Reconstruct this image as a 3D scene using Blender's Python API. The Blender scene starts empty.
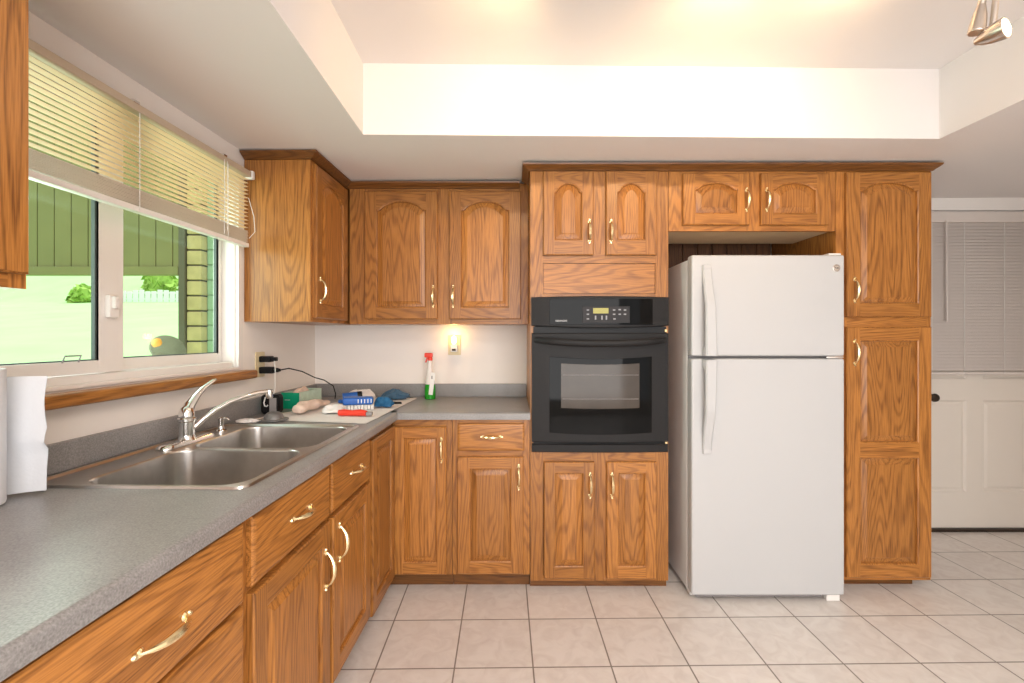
import bpy, bmesh, math, random
from mathutils import Vector, Matrix
random.seed(7)
R = math.radians
scene = bpy.context.scene
col = scene.collection

# ------------------------------------------------------------------ camera
F = 465.0
HC = 1.285
cam_data = bpy.data.cameras.new('camera')
cam = bpy.data.objects.new('camera', cam_data)
col.objects.link(cam)
cam.location = (0, 0, HC)
cam.rotation_euler = (R(90), 0, 0)
cam_data.sensor_width = 36.0
cam_data.lens = 36.0 * F / 1024.0
cam_data.shift_y = -5.5 / 1024.0
cam_data.clip_start = 0.02
scene.camera = cam

# ------------------------------------------------------------------ world, sun, big lights, exposure
scene.view_settings.view_transform = 'Standard'
scene.view_settings.look = 'None'
scene.view_settings.gamma = 1.0
scene.view_settings.use_curve_mapping = False
scene.view_settings.exposure = 0.1
world = bpy.data.worlds.new('sky')
scene.world = world
world.use_nodes = True
bg = world.node_tree.nodes['Background']
bg.inputs[0].default_value = (0.92, 0.96, 1.0, 1)
bg.inputs[1].default_value = 1.5


def lamp(name, kind, loc, energy, color=(1, 1, 1), target=None, **kw):
    d = bpy.data.lights.new(name, kind)
    d.energy = energy
    d.color = color
    for k, v in kw.items():
        setattr(d, k, v)
    o = bpy.data.objects.new(name, d)
    col.objects.link(o)
    o.location = loc
    if target is not None:
        o.rotation_euler = (Vector(target) - Vector(loc)).to_track_quat('-Z', 'Y').to_euler()
    return o


lamp('sun', 'SUN', (8, 8, 14), 3.6, (1.0, 0.97, 0.9), (0, 2, 0), angle=R(1.0))
# unseen fill lamp added as daylight from an assumed opening in the rear wall
lamp('rear_fill', 'AREA', (0.75, -2.95, 1.25), 100, (1.0, 0.98, 0.96), (0.75, 2, 1.15),
     shape='RECTANGLE', size=2.6, size_y=2.0)
# unseen fill light added overhead to brighten the floor
lamp('overhead_fill', 'AREA', (0.6, -0.5, 2.40), 40, (1.0, 0.93, 0.86), (0.6, -0.45, 0),
     shape='RECTANGLE', size=1.2, size_y=0.8)
# daylight at the kitchen window
lamp('window_daylight', 'AREA', (-2.0, 1.5, 1.55), 20, (0.92, 1.0, 0.98), (0, 1.4, 0.8),
     shape='RECTANGLE', size=1.1, size_y=0.7)

# ------------------------------------------------------------------ left run stands 1.5 degrees off square
PV = (-0.575, 2.334)
LA = R(-1.5)


def LF(x, y):
    dx, dy = x - PV[0], y - PV[1]
    c, s = math.cos(LA), math.sin(LA)
    return PV[0] + c * dx - s * dy, PV[1] + s * dx + c * dy


# ------------------------------------------------------------------ materials
def new_mat(name):
    m = bpy.data.materials.new(name)
    m.use_nodes = True
    nt = m.node_tree
    return m, nt, nt.nodes['Principled BSDF']


def N(nt, t, **kw):
    n = nt.nodes.new(t)
    for k, v in kw.items():
        setattr(n, k, v)
    return n


def plain(name, c, rough=0.5, metal=0.0, spec=0.5, noise=0.0, nscale=60, emit=None, estr=0, bump=0.0, trans=0.0, coat=0.0):
    m, nt, b = new_mat(name)
    b.inputs['Roughness'].default_value = rough
    b.inputs['Metallic'].default_value = metal
    b.inputs['Specular IOR Level'].default_value = spec
    b.inputs['Transmission Weight'].default_value = trans
    b.inputs['Coat Weight'].default_value = coat
    if emit:
        b.inputs['Emission Color'].default_value = (*emit, 1)
        b.inputs['Emission Strength'].default_value = estr
    tc = N(nt, 'ShaderNodeTexCoord')
    nz = N(nt, 'ShaderNodeTexNoise')
    nz.inputs['Scale'].default_value = nscale
    nz.inputs['Detail'].default_value = 4
    nt.links.new(tc.outputs['Object'], nz.inputs['Vector'])
    mix = N(nt, 'ShaderNodeMix', data_type='RGBA')
    mix.inputs[6].default_value = (*[x * (1 - noise) for x in c], 1)
    mix.inputs[7].default_value = (*[min(1, x * (1 + noise)) for x in c], 1)
    nt.links.new(nz.outputs['Fac'], mix.inputs[0])
    nt.links.new(mix.outputs[2], b.inputs['Base Color'])
    if bump:
        bp = N(nt, 'ShaderNodeBump')
        bp.inputs['Strength'].default_value = bump
        bp.inputs['Distance'].default_value = 0.002
        nt.links.new(nz.outputs['Fac'], bp.inputs['Height'])
        nt.links.new(bp.outputs['Normal'], b.inputs['Normal'])
    return m


def oak(name, axis, light, dark, rough=0.34):
    """oak grain running along the object's local axis (0 x, 1 y, 2 z)"""
    m, nt, b = new_mat(name)
    L = nt.links.new
    tc = N(nt, 'ShaderNodeTexCoord')
    oi = N(nt, 'ShaderNodeObjectInfo')
    off = N(nt, 'ShaderNodeVectorMath', operation='SCALE')
    one = N(nt, 'ShaderNodeCombineXYZ')
    for k, v in enumerate((7.0, 13.0, 5.0)):
        one.inputs[k].default_value = v
    L(one.outputs[0], off.inputs[0])
    L(oi.outputs['Random'], off.inputs['Scale'])
    add = N(nt, 'ShaderNodeVectorMath', operation='ADD')
    L(tc.outputs['Object'], add.inputs[0])
    L(off.outputs[0], add.inputs[1])

    def stretched(a, c):
        mp = N(nt, 'ShaderNodeMapping')
        s = [a, a, a]
        s[axis] = c
        mp.inputs['Scale'].default_value = s
        L(add.outputs[0], mp.inputs['Vector'])
        return mp.outputs[0]

    # growth rings: contour lines of a stretched noise
    n1 = N(nt, 'ShaderNodeTexNoise')
    n1.inputs['Scale'].default_value = 1.0
    n1.inputs['Detail'].default_value = 2.5
    n1.inputs['Roughness'].default_value = 0.35
    L(stretched(6.0, 0.62), n1.inputs['Vector'])
    mu = N(nt, 'ShaderNodeMath', operation='MULTIPLY')
    mu.inputs[1].default_value = 190.0
    L(n1.outputs['Fac'], mu.inputs[0])
    sn = N(nt, 'ShaderNodeMath', operation='SINE')
    L(mu.outputs[0], sn.inputs[0])
    r1 = N(nt, 'ShaderNodeMapRange')
    r1.inputs['From Min'].default_value = -0.1
    r1.inputs['From Max'].default_value = 1.0
    L(sn.outputs[0], r1.inputs['Value'])
    # pores
    n2 = N(nt, 'ShaderNodeTexNoise')
    n2.inputs['Scale'].default_value = 1.0
    n2.inputs['Detail'].default_value = 3
    L(stretched(330.0, 11.0), n2.inputs['Vector'])
    r2 = N(nt, 'ShaderNodeMapRange')
    r2.inputs['From Min'].default_value = 0.42
    r2.inputs['From Max'].default_value = 0.68
    L(n2.outputs['Fac'], r2.inputs['Value'])
    # broad tone
    n3 = N(nt, 'ShaderNodeTexNoise')
    n3.inputs['Scale'].default_value = 1.0
    n3.inputs['Detail'].default_value = 2
    L(stretched(14.0, 1.2), n3.inputs['Vector'])
    m1 = N(nt, 'ShaderNodeMath', operation='MULTIPLY')
    L(r1.outputs[0], m1.inputs[0])
    m1.inputs[1].default_value = 0.34
    m2 = N(nt, 'ShaderNodeMath', operation='MULTIPLY_ADD')
    L(r2.outputs[0], m2.inputs[0])
    m2.inputs[1].default_value = 0.42
    L(m1.outputs[0], m2.inputs[2])
    m3 = N(nt, 'ShaderNodeMath', operation='MULTIPLY_ADD')
    L(n3.outputs['Fac'], m3.inputs[0])
    m3.inputs[1].default_value = 0.34
    L(m2.outputs[0], m3.inputs[2])
    rp = N(nt, 'ShaderNodeValToRGB')
    e = rp.color_ramp.elements
    e[0].position = 0.1
    e[0].color = (*light, 1)
    e[1].position = 1.0
    e[1].color = (*dark, 1)
    L(m3.outputs[0], rp.inputs[0])
    hs = N(nt, 'ShaderNodeHueSaturation')
    rr = N(nt, 'ShaderNodeMapRange')
    rr.inputs['To Min'].default_value = 0.86
    rr.inputs['To Max'].default_value = 1.12
    L(oi.outputs['Random'], rr.inputs['Value'])
    L(rr.outputs[0], hs.inputs['Value'])
    L(rp.outputs[0], hs.inputs['Color'])
    L(hs.outputs[0], b.inputs['Base Color'])
    b.inputs['Roughness'].default_value = rough
    b.inputs['Specular IOR Level'].default_value = 0.45
    bp = N(nt, 'ShaderNodeBump')
    bp.inputs['Strength'].default_value = 0.08
    bp.inputs['Distance'].default_value = 0.001
    L(m2.outputs[0], bp.inputs['Height'])
    L(bp.outputs['Normal'], b.inputs['Normal'])
    return m


OL, OD = (0.485, 0.200, 0.045), (0.140, 0.045, 0.009)
OAKV = oak('oak_upright_grain', 2, OL, OD)
OAKX = oak('oak_cross_grain', 0, OL, OD)
OAKY = oak('oak_deep_grain', 1, OL, OD)
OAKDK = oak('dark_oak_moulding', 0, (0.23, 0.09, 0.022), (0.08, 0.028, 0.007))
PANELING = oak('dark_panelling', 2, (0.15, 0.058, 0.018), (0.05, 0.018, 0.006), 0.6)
WALLW = plain('warm_white_wall_paint', (0.89, 0.835, 0.79), 0.75, noise=0.015, nscale=8, bump=0.02)
CEIL = plain('ceiling_paint', (0.80, 0.765, 0.75), 0.85, noise=0.01, nscale=6)
VINYL = plain('white_vinyl', (0.84, 0.80, 0.765), 0.4, noise=0.01)
DOORP = plain('cream_door_paint', (0.74, 0.68, 0.61), 0.5, noise=0.01, nscale=10)
SLATD = plain('greige_slat', (0.64, 0.58, 0.54), 0.5, noise=0.02)
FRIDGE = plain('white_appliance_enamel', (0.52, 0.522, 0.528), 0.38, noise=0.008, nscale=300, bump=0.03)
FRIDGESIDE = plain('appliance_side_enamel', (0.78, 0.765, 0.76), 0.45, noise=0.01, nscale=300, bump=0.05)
GASKET = plain('grey_gasket', (0.10, 0.10, 0.10), 0.7)
CHROME = plain('chrome', (0.82, 0.81, 0.80), 0.12, metal=1.0)
STEEL = plain('brushed_steel', (0.58, 0.55, 0.52), 0.28, metal=1.0, noise=0.12, nscale=40)
STEELD = plain('drain_steel', (0.35, 0.34, 0.33), 0.35, metal=1.0)
NICKEL = plain('satin_nickel', (0.66, 0.60, 0.54), 0.3, metal=1.0)
BRASS = plain('polished_brass', (0.97, 0.82, 0.50), 0.25, metal=1.0)
BRASSD = plain('aged_brass', (0.72, 0.55, 0.28), 0.35, metal=0.8)
KNOBM = plain('dark_bronze', (0.06, 0.045, 0.035), 0.35, metal=0.7)
OVENB = plain('charcoal_oven_enamel', (0.020, 0.019, 0.0195), 0.45, spec=0.16, noise=0.03)
OVENG = plain('black_oven_glass', (0.005, 0.005, 0.005), 0.04, spec=0.1)
OVENW = plain('oven_window_screen', (0.075, 0.062, 0.052), 0.10, spec=0.22, noise=0.15, nscale=14)
KEYP = plain('grey_key_field', (0.035, 0.034, 0.037), 0.4, spec=0.12)
LCD = plain('lit_display', (0.25, 0.22, 0.02), 0.3, emit=(0.6, 0.52, 0.05), estr=0.2)
MARK = plain('printed_grey_mark', (0.62, 0.62, 0.64), 0.5)
BLACKP = plain('black_plastic', (0.010, 0.010, 0.011), 0.4, spec=0.2)
GREYP = plain('grey_plastic', (0.28, 0.26, 0.26), 0.45)
WHITEP = plain('white_plastic', (0.82, 0.80, 0.77), 0.4)
IVORY = plain('ivory_plate', (0.74, 0.62, 0.38), 0.4)
PAPER = plain('white_paper_towel', (0.70, 0.71, 0.735), 0.9, noise=0.02, nscale=120, bump=0.25)
CLOTHW = plain('white_cotton', (0.84, 0.80, 0.78), 0.95, noise=0.05, nscale=60, bump=0.3)
CLOTHP = plain('peach_cotton', (0.82, 0.64, 0.54), 0.95, noise=0.08, nscale=60, bump=0.3)
BLUE = plain('bright_blue_plastic', (0.015, 0.12, 0.48), 0.4, noise=0.1)
NAVY = plain('navy_plastic', (0.01, 0.045, 0.17), 0.4)
SLATE = plain('slate_blue_rubber', (0.05, 0.12, 0.20), 0.5, noise=0.3, nscale=45, bump=0.3)
TEAL = plain('teal_blue_cloth', (0.015, 0.12, 0.27), 0.8, noise=0.2, nscale=70, bump=0.3)
RED = plain('red_plastic', (0.78, 0.05, 0.025), 0.35)
GREENB = plain('green_carton', (0.0, 0.33, 0.17), 0.5, noise=0.04)
MINT = plain('mint_carton', (0.52, 0.66, 0.54), 0.45, noise=0.22, nscale=35)
GREENL = plain('green_liquid', (0.02, 0.30, 0.02), 0.15)
CLEARP = plain('cloudy_plastic', (0.80, 0.74, 0.70), 0.2)
BULB = plain('lit_bulb', (1, 0.9, 0.7), 0.4, emit=(1.0, 0.80, 0.50), estr=9)
BULBN = plain('lit_night_bulb', (1, 0.8, 0.4), 0.4, emit=(1.0, 0.66, 0.22), estr=4.5)
LAWN = plain('sunlit_lawn', (0.44, 0.66, 0.30), 0.95, noise=0.16, nscale=0.5)
PORCHG = plain('olive_green_boards', (0.25, 0.225, 0.09), 0.8, noise=0.15, nscale=3)
STONE = plain('tan_stone', (0.56, 0.42, 0.20), 0.9, noise=0.3, nscale=9, bump=0.4)
MORTAR = plain('dark_mortar', (0.09, 0.075, 0.05), 0.9)
POSTC = plain('brown_post_paint', (0.13, 0.11, 0.07), 0.7)
SIDING = plain('pale_green_siding', (0.33, 0.46, 0.30), 0.8)
LEAF = plain('light_leaf', (0.34, 0.50, 0.10), 0.9, noise=0.4, nscale=3)
FENCE = plain('white_fence_paint', (0.85, 0.85, 0.82), 0.7)
ORNA = plain('speckled_stoneware', (0.20, 0.19, 0.14), 0.9, spec=0.1, noise=0.3, nscale=30)
ORNO = plain('orange_glaze', (0.85, 0.36, 0.07), 0.35)


def blind_mat():
    m, nt, b = new_mat('cream_translucent_slat')
    b.inputs['Base Color'].default_value = (0.88, 0.74, 0.57, 1)
    b.inputs['Roughness'].default_value = 0.5
    tr = N(nt, 'ShaderNodeBsdfTranslucent')
    tr.inputs[0].default_value = (1.0, 0.80, 0.55, 1)
    mx = N(nt, 'ShaderNodeMixShader')
    mx.inputs[0].default_value = 0.45
    out = nt.nodes['Material Output']
    nt.links.new(b.outputs[0], mx.inputs[1])
    nt.links.new(tr.outputs[0], mx.inputs[2])
    nt.links.new(mx.outputs[0], out.inputs[0])
    return m


SLATK = blind_mat()
SLATG = plain('beige_slat_edges', (0.84, 0.73, 0.62), 0.5)


def glass_mat(name, tint):
    m, nt, b = new_mat(name)
    tr = N(nt, 'ShaderNodeBsdfTransparent')
    tr.inputs[0].default_value = (*tint, 1)
    gl = N(nt, 'ShaderNodeBsdfGlossy')
    gl.inputs['Roughness'].default_value = 0.02
    lw = N(nt, 'ShaderNodeLayerWeight')
    pw_ = N(nt, 'ShaderNodeMath', operation='POWER')
    nt.links.new(lw.outputs['Facing'], pw_.inputs[0])
    pw_.inputs[1].default_value = 5.0
    fr = N(nt, 'ShaderNodeMath', operation='MULTIPLY_ADD')
    nt.links.new(pw_.outputs[0], fr.inputs[0])
    fr.inputs[1].default_value = 0.45
    fr.inputs[2].default_value = 0.015
    mx = N(nt, 'ShaderNodeMixShader')
    nt.links.new(fr.outputs[0], mx.inputs[0])
    nt.links.new(tr.outputs[0], mx.inputs[1])
    nt.links.new(gl.outputs[0], mx.inputs[2])
    nt.links.new(mx.outputs[0], nt.nodes['Material Output'].inputs[0])
    return m


GLASS = glass_mat('window_glass', (0.90, 0.98, 0.92))
PLASTICC = glass_mat('clear_plastic', (0.86, 0.84, 0.80))


def tile_mat():
    m, nt, b = new_mat('cream_floor_tile')
    L = nt.links.new
    tc = N(nt, 'ShaderNodeTexCoord')
    mp = N(nt, 'ShaderNodeMapping', vector_type='TEXTURE')
    mp.inputs['Location'].default_value = (0.077, 2.11, 0)
    mp.inputs['Rotation'].default_value = (0, 0, R(0.9))
    mp.inputs['Scale'].default_value = (0.3045, 0.307, 1)
    L(tc.outputs['Object'], mp.inputs['Vector'])
    sp = N(nt, 'ShaderNodeSeparateXYZ')
    L(mp.outputs[0], sp.inputs[0])
    edge = []
    for k in range(2):
        fr = N(nt, 'ShaderNodeMath', operation='FRACT')
        L(sp.outputs[k], fr.inputs[0])
        sb = N(nt, 'ShaderNodeMath', operation='SUBTRACT')
        L(fr.outputs[0], sb.inputs[0])
        sb.inputs[1].default_value = 0.5
        ab = N(nt, 'ShaderNodeMath', operation='ABSOLUTE')
        L(sb.outputs[0], ab.inputs[0])
        edge.append(ab)
    mx = N(nt, 'ShaderNodeMath', operation='MAXIMUM')
    L(edge[0].outputs[0], mx.inputs[0])
    L(edge[1].outputs[0], mx.inputs[1])
    gr = N(nt, 'ShaderNodeMapRange')
    gr.inputs['From Min'].default_value = 0.487
    gr.inputs['From Max'].default_value = 0.494
    L(mx.outputs[0], gr.inputs['Value'])
    n = N(nt, 'ShaderNodeTexNoise')
    n.inputs['Scale'].default_value = 14
    n.inputs['Detail'].default_value = 6
    n.inputs['Distortion'].default_value = 1.2
    L(tc.outputs['Object'], n.inputs['Vector'])
    fl = N(nt, 'ShaderNodeVectorMath', operation='FLOOR')
    L(mp.outputs[0], fl.inputs[0])
    wn = N(nt, 'ShaderNodeTexWhiteNoise')
    L(fl.outputs[0], wn.inputs['Vector'])
    rp = N(nt, 'ShaderNodeValToRGB')
    rp.color_ramp.elements[0].position = 0.3
    rp.color_ramp.elements[0].color = (0.70, 0.64, 0.60, 1)
    rp.color_ramp.elements[1].position = 0.62
    rp.color_ramp.elements[1].color = (0.79, 0.74, 0.70, 1)
    L(n.outputs['Fac'], rp.inputs[0])
    hs = N(nt, 'ShaderNodeHueSaturation')
    rr = N(nt, 'ShaderNodeMapRange')
    rr.inputs['To Min'].default_value = 0.97
    rr.inputs['To Max'].default_value = 1.03
    L(wn.outputs['Value'], rr.inputs['Value'])
    L(rr.outputs[0], hs.inputs['Value'])
    L(rp.outputs[0], hs.inputs['Color'])
    mc = N(nt, 'ShaderNodeMix', data_type='RGBA')
    L(gr.outputs[0], mc.inputs[0])
    L(hs.outputs[0], mc.inputs[6])
    mc.inputs[7].default_value = (0.24, 0.205, 0.175, 1)
    L(mc.outputs[2], b.inputs['Base Color'])
    b.inputs['Roughness'].default_value = 0.3
    b.inputs['Specular IOR Level'].default_value = 0.35
    inv = N(nt, 'ShaderNodeMath', operation='SUBTRACT')
    inv.inputs[0].default_value = 1.0
    L(gr.outputs[0], inv.inputs[1])
    bp = N(nt, 'ShaderNodeBump')
    bp.inputs['Strength'].default_value = 0.3
    bp.inputs['Distance'].default_value = 0.002
    L(inv.outputs[0], bp.inputs['Height'])
    L(bp.outputs['Normal'], b.inputs['Normal'])
    return m


TILE = tile_mat()


def counter_mat():
    m, nt, b = new_mat('grey_speckled_laminate')
    L = nt.links.new
    tc = N(nt, 'ShaderNodeTexCoord')
    n = N(nt, 'ShaderNodeTexNoise')
    n.inputs['Scale'].default_value = 260
    n.inputs['Detail'].default_value = 3
    L(tc.outputs['Object'], n.inputs['Vector'])
    n2 = N(nt, 'ShaderNodeTexNoise')
    n2.inputs['Scale'].default_value = 5
    n2.inputs['Detail'].default_value = 5
    n2.inputs['Distortion'].default_value = 0.8
    L(tc.outputs['Object'], n2.inputs['Vector'])
    ad = N(nt, 'ShaderNodeMath', operation='MULTIPLY_ADD')
    L(n2.outputs['Fac'], ad.inputs[0])
    ad.inputs[1].default_value = 0.45
    L(n.outputs['Fac'], ad.inputs[2])
    rp = N(nt, 'ShaderNodeValToRGB')
    rp.color_ramp.elements[0].position = 0.45
    rp.color_ramp.elements[0].color = (0.175, 0.168, 0.166, 1)
    rp.color_ramp.elements[1].position = 1.0
    rp.color_ramp.elements[1].color = (0.36, 0.348, 0.345, 1)
    L(ad.outputs[0], rp.inputs[0])
    L(rp.outputs[0], b.inputs['Base Color'])
    b.inputs['Roughness'].default_value = 0.33
    return m


COUNTER = counter_mat()


# ------------------------------------------------------------------ mesh builder
class MB:
    def __init__(self, left=False):
        self.bm = bmesh.new()
        self.left = left
        self.mi = 0

    def v(self, p):
        x, y, z = p
        if self.left:
            x, y = LF(x, y)
        return self.bm.verts.new((x, y, z))

    def face(self, vs, mi=None):
        try:
            f = self.bm.faces.new(vs)
            f.material_index = self.mi if mi is None else mi
            return f
        except ValueError:
            return None

    def box(self, x0, x1, y0, y1, z0, z1, bevel=0.0, seg=2, mi=None, rot=None, about=None):
        ps = [(x, y, z) for z in (z0, z1) for x, y in ((x0, y0), (x1, y0), (x1, y1), (x0, y1))]
        if rot is not None:
            c = Vector(about) if about else Vector(((x0 + x1) / 2, (y0 + y1) / 2, (z0 + z1) / 2))
            ps = [tuple(rot @ (Vector(p) - c) + c) for p in ps]
        vs = [self.v(p) for p in ps]
        fs = []
        for idx in ((3, 2, 1, 0), (4, 5, 6, 7), (0, 1, 5, 4), (1, 2, 6, 5), (2, 3, 7, 6), (3, 0, 4, 7)):
            fs.append(self.face([vs[i] for i in idx], mi))
        if bevel:
            es = list({e for f in fs for e in f.edges})
            bmesh.ops.bevel(self.bm, geom=es, offset=bevel, segments=seg, affect='EDGES', profile=0.5)
        return self

    def loops(self, rings, closed=True, cap0=False, cap1=False, mi=None):
        """bridge successive rings of points"""
        vr = [[self.v(p) for p in r] for r in rings]
        n = len(vr[0])
        for a, b in zip(vr[:-1], vr[1:]):
            for i in range(n if closed else n - 1):
                j = (i + 1) % n
                self.face([a[i], a[j], b[j], b[i]], mi)
        if cap0:
            self.face(list(reversed(vr[0])), mi)
        if cap1:
            self.face(vr[-1], mi)
        return self

    def tube(self, pts, radii, seg=10, cap=True, mi=None, flat=None):
        pts = [Vector(p) for p in pts]
        if not hasattr(radii, '__len__'):
            radii = [radii] * len(pts)
        rings = []
        t0 = (pts[1] - pts[0]).normalized()
        up = Vector((0, 0, 1)) if abs(t0.z) < 0.9 else Vector((1, 0, 0))
        nrm = (up - t0 * up.dot(t0)).normalized()
        for i, p in enumerate(pts):
            if i == 0:
                t = pts[1] - pts[0]
            elif i == len(pts) - 1:
                t = pts[-1] - pts[-2]
            else:
                t = pts[i + 1] - pts[i - 1]
            t.normalize()
            nrm = (nrm - t * nrm.dot(t)).normalized()
            b = t.cross(nrm)
            r = radii[i]
            fa, fb = flat if flat else (1, 1)
            rings.append([p + nrm * (r * fa * math.cos(2 * math.pi * k / seg)) + b * (r * fb * math.sin(2 * math.pi * k / seg)) for k in range(seg)])
        return self.loops(rings, True, cap, cap, mi)

    def lathe(self, prof, c=(0, 0, 0), seg=24, axis=None, cap0=True, cap1=True, mi=None, sx=1, sy=1):
        """prof: (radius, height) pairs along axis from point c"""
        a = Vector(axis).normalized() if axis else Vector((0, 0, 1))
        q = Vector((0, 0, 1)).rotation_difference(a)
        c = Vector(c)
        rings = []
        for r, h in prof:
            rings.append([c + q @ Vector((sx * r * math.cos(2 * math.pi * k / seg), sy * r * math.sin(2 * math.pi * k / seg), h)) for k in range(seg)])
        return self.loops(rings, True, cap0, cap1, mi)

    def blob(self, c, size, rough=0.25, seed=0, nu=20, nv=12, base=True, fold=5):
        """a lumpy cloth heap: flattened ellipsoid with folds, flat underside"""
        rnd = random.Random(seed)
        ph = [rnd.uniform(0, 6.28) for _ in range(8)]
        rings = []
        for j in range(nv + 1):
            th = math.pi * j / nv
            ring = []
            for i in range(nu):
                a = 2 * math.pi * i / nu
                k = 1 + rough * (0.5 * math.sin(fold * a + ph[0] + 2 * th) + 0.3 * math.sin((fold + 3) * a + ph[1] - 3 * th) + 0.35 * math.sin(2 * a + ph[2]) + 0.2 * math.sin(5 * th + ph[3] + a))
                s = max(0.02, math.sin(th))
                z = -math.cos(th)
                z = max(z, -0.15) * (0.8 + 0.35 * math.sin(2 * a + ph[4]) * s + 0.25 * math.sin(fold * a + ph[5]) * s)
                ring.append((c[0] + size[0] * s * k * math.cos(a), c[1] + size[1] * s * k * math.sin(a), c[2] + size[2] * max(0.0, z + 0.12)))
            rings.append(ring)
        return self.loops(rings, True, True, True)

    def build(self, name, mats, parent=None, origin=None, smooth=40, hide=False):
        """origin: world point to become the object's own origin"""
        bm = self.bm
        bmesh.ops.remove_doubles(bm, verts=bm.verts, dist=1e-6)
        bmesh.ops.recalc_face_normals(bm, faces=bm.faces)
        o0 = Vector(origin) if origin is not None else (Vector(parent['org']) if parent is not None and 'org' in parent else Vector((0, 0, 0)))
        bmesh.ops.translate(bm, verts=bm.verts, vec=-o0)
        me = bpy.data.meshes.new(name)
        bm.to_mesh(me)
        bm.free()
        if not isinstance(mats, (list, tuple)):
            mats = [mats]
        for m in mats:
            me.materials.append(m)
        for p in me.polygons:
            p.use_smooth = True
        me.set_sharp_from_angle(angle=R(smooth))
        o = bpy.data.objects.new(name, me)
        col.objects.link(o)
        wn = o.modifiers.new('weighted_normals', 'WEIGHTED_NORMAL')
        wn.keep_sharp = True
        if parent is not None:
            o.parent = parent
            porg = Vector(parent['org']) if 'org' in parent else Vector((0, 0, 0))
            o.location = o0 - porg
            o['org'] = list(o0)
        else:
            o.location = o0
            o['org'] = list(o0)
        return o


def tag(o, label, cat, group=None, kind=None):
    o['label'] = label
    o['category'] = cat
    if group:
        o['group'] = group
    if kind:
        o['kind'] = kind
    return o


def thing(name, label, cat, loc, group=None, left=False):
    o = bpy.data.objects.new(name, None)
    o.empty_display_size = 0.05
    col.objects.link(o)
    x, y, z = loc
    if left:
        x, y = LF(x, y)
    o.location = (x, y, z)
    o['org'] = [x, y, z]
    return tag(o, label, cat, group)


def struct(o):
    o['kind'] = 'structure'
    return o


def P(x, y, z):
    """a point on the left run, in world space"""
    x, y = LF(x, y)
    return (x, y, z)


# ------------------------------------------------------------------ cabinet doors, drawers, pulls
def pull_mesh(MBo, L=0.118, horiz=False):
    """bow pull with leaf-shaped ends; local origin on the door face, standing off along -y"""
    h = L / 2
    path, rad = [], []
    n = 16
    for i in range(n + 1):
        t = -1 + 2 * i / n
        z = t * h * 0.80
        y = -0.004 - 0.024 * (1 - abs(t) ** 2.6)
        path.append((0.0, y, z))
        rad.append(0.0064 + 0.0016 * math.cos(t * math.pi) - (0.0012 if abs(t) > 0.85 else 0))
    if horiz:
        path = [(p[2], p[1], 0) for p in path]
    MBo.tube(path, rad, 8)
    for s in (-1, 1):
        pr = [(0.0088, 0.0), (0.0088, 0.0025), (0.0055, 0.006), (0.0, 0.0068)]
        for k, (d, q) in enumerate(((0.76, 1.0), (0.93, 0.72))):
            c = (0, 0, s * h * d)
            if horiz:
                c = (c[2], 0, 0)
            MBo.lathe([(r * q, hh) for r, hh in pr[:3]], c, 10, axis=(0, -1, 0))
    return MBo


def add_pull(parent, x, z, horiz=False, L=0.118, front=-0.021):
    """x, z: centre in the door's own frame"""
    o = pull_mesh(MB(), L, horiz).build('handle', BRASS)
    o.parent = parent
    o.location = (x, front, z)
    o['label'] = 'polished brass bow handle'
    return o


def outline(w, h, ins_x0, ins_x1, ins_b, ins_t, rise, i, n=18):
    """inner opening (inset i) as a closed loop; the top is arched by rise"""
    x0, x1, zb = ins_x0 + i, w - ins_x1 - i, ins_b + i
    zt = h - ins_t - rise - i
    pts = [(x0, zb), (x1, zb)]
    if rise <= 0:
        return pts + [(x1, zt), (x0, zt)]
    cx, a = (x0 + x1) / 2, (x1 - x0) / 2
    for k in range(n + 1):
        t = 1 - 2 * k / n
        q = abs(t) / 0.90
        if q >= 1:
            f = 0.0
        else:
            f = (1 - q * q) ** 0.72
        pts.append((cx + a * t, zt + rise * f))
    return pts


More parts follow.
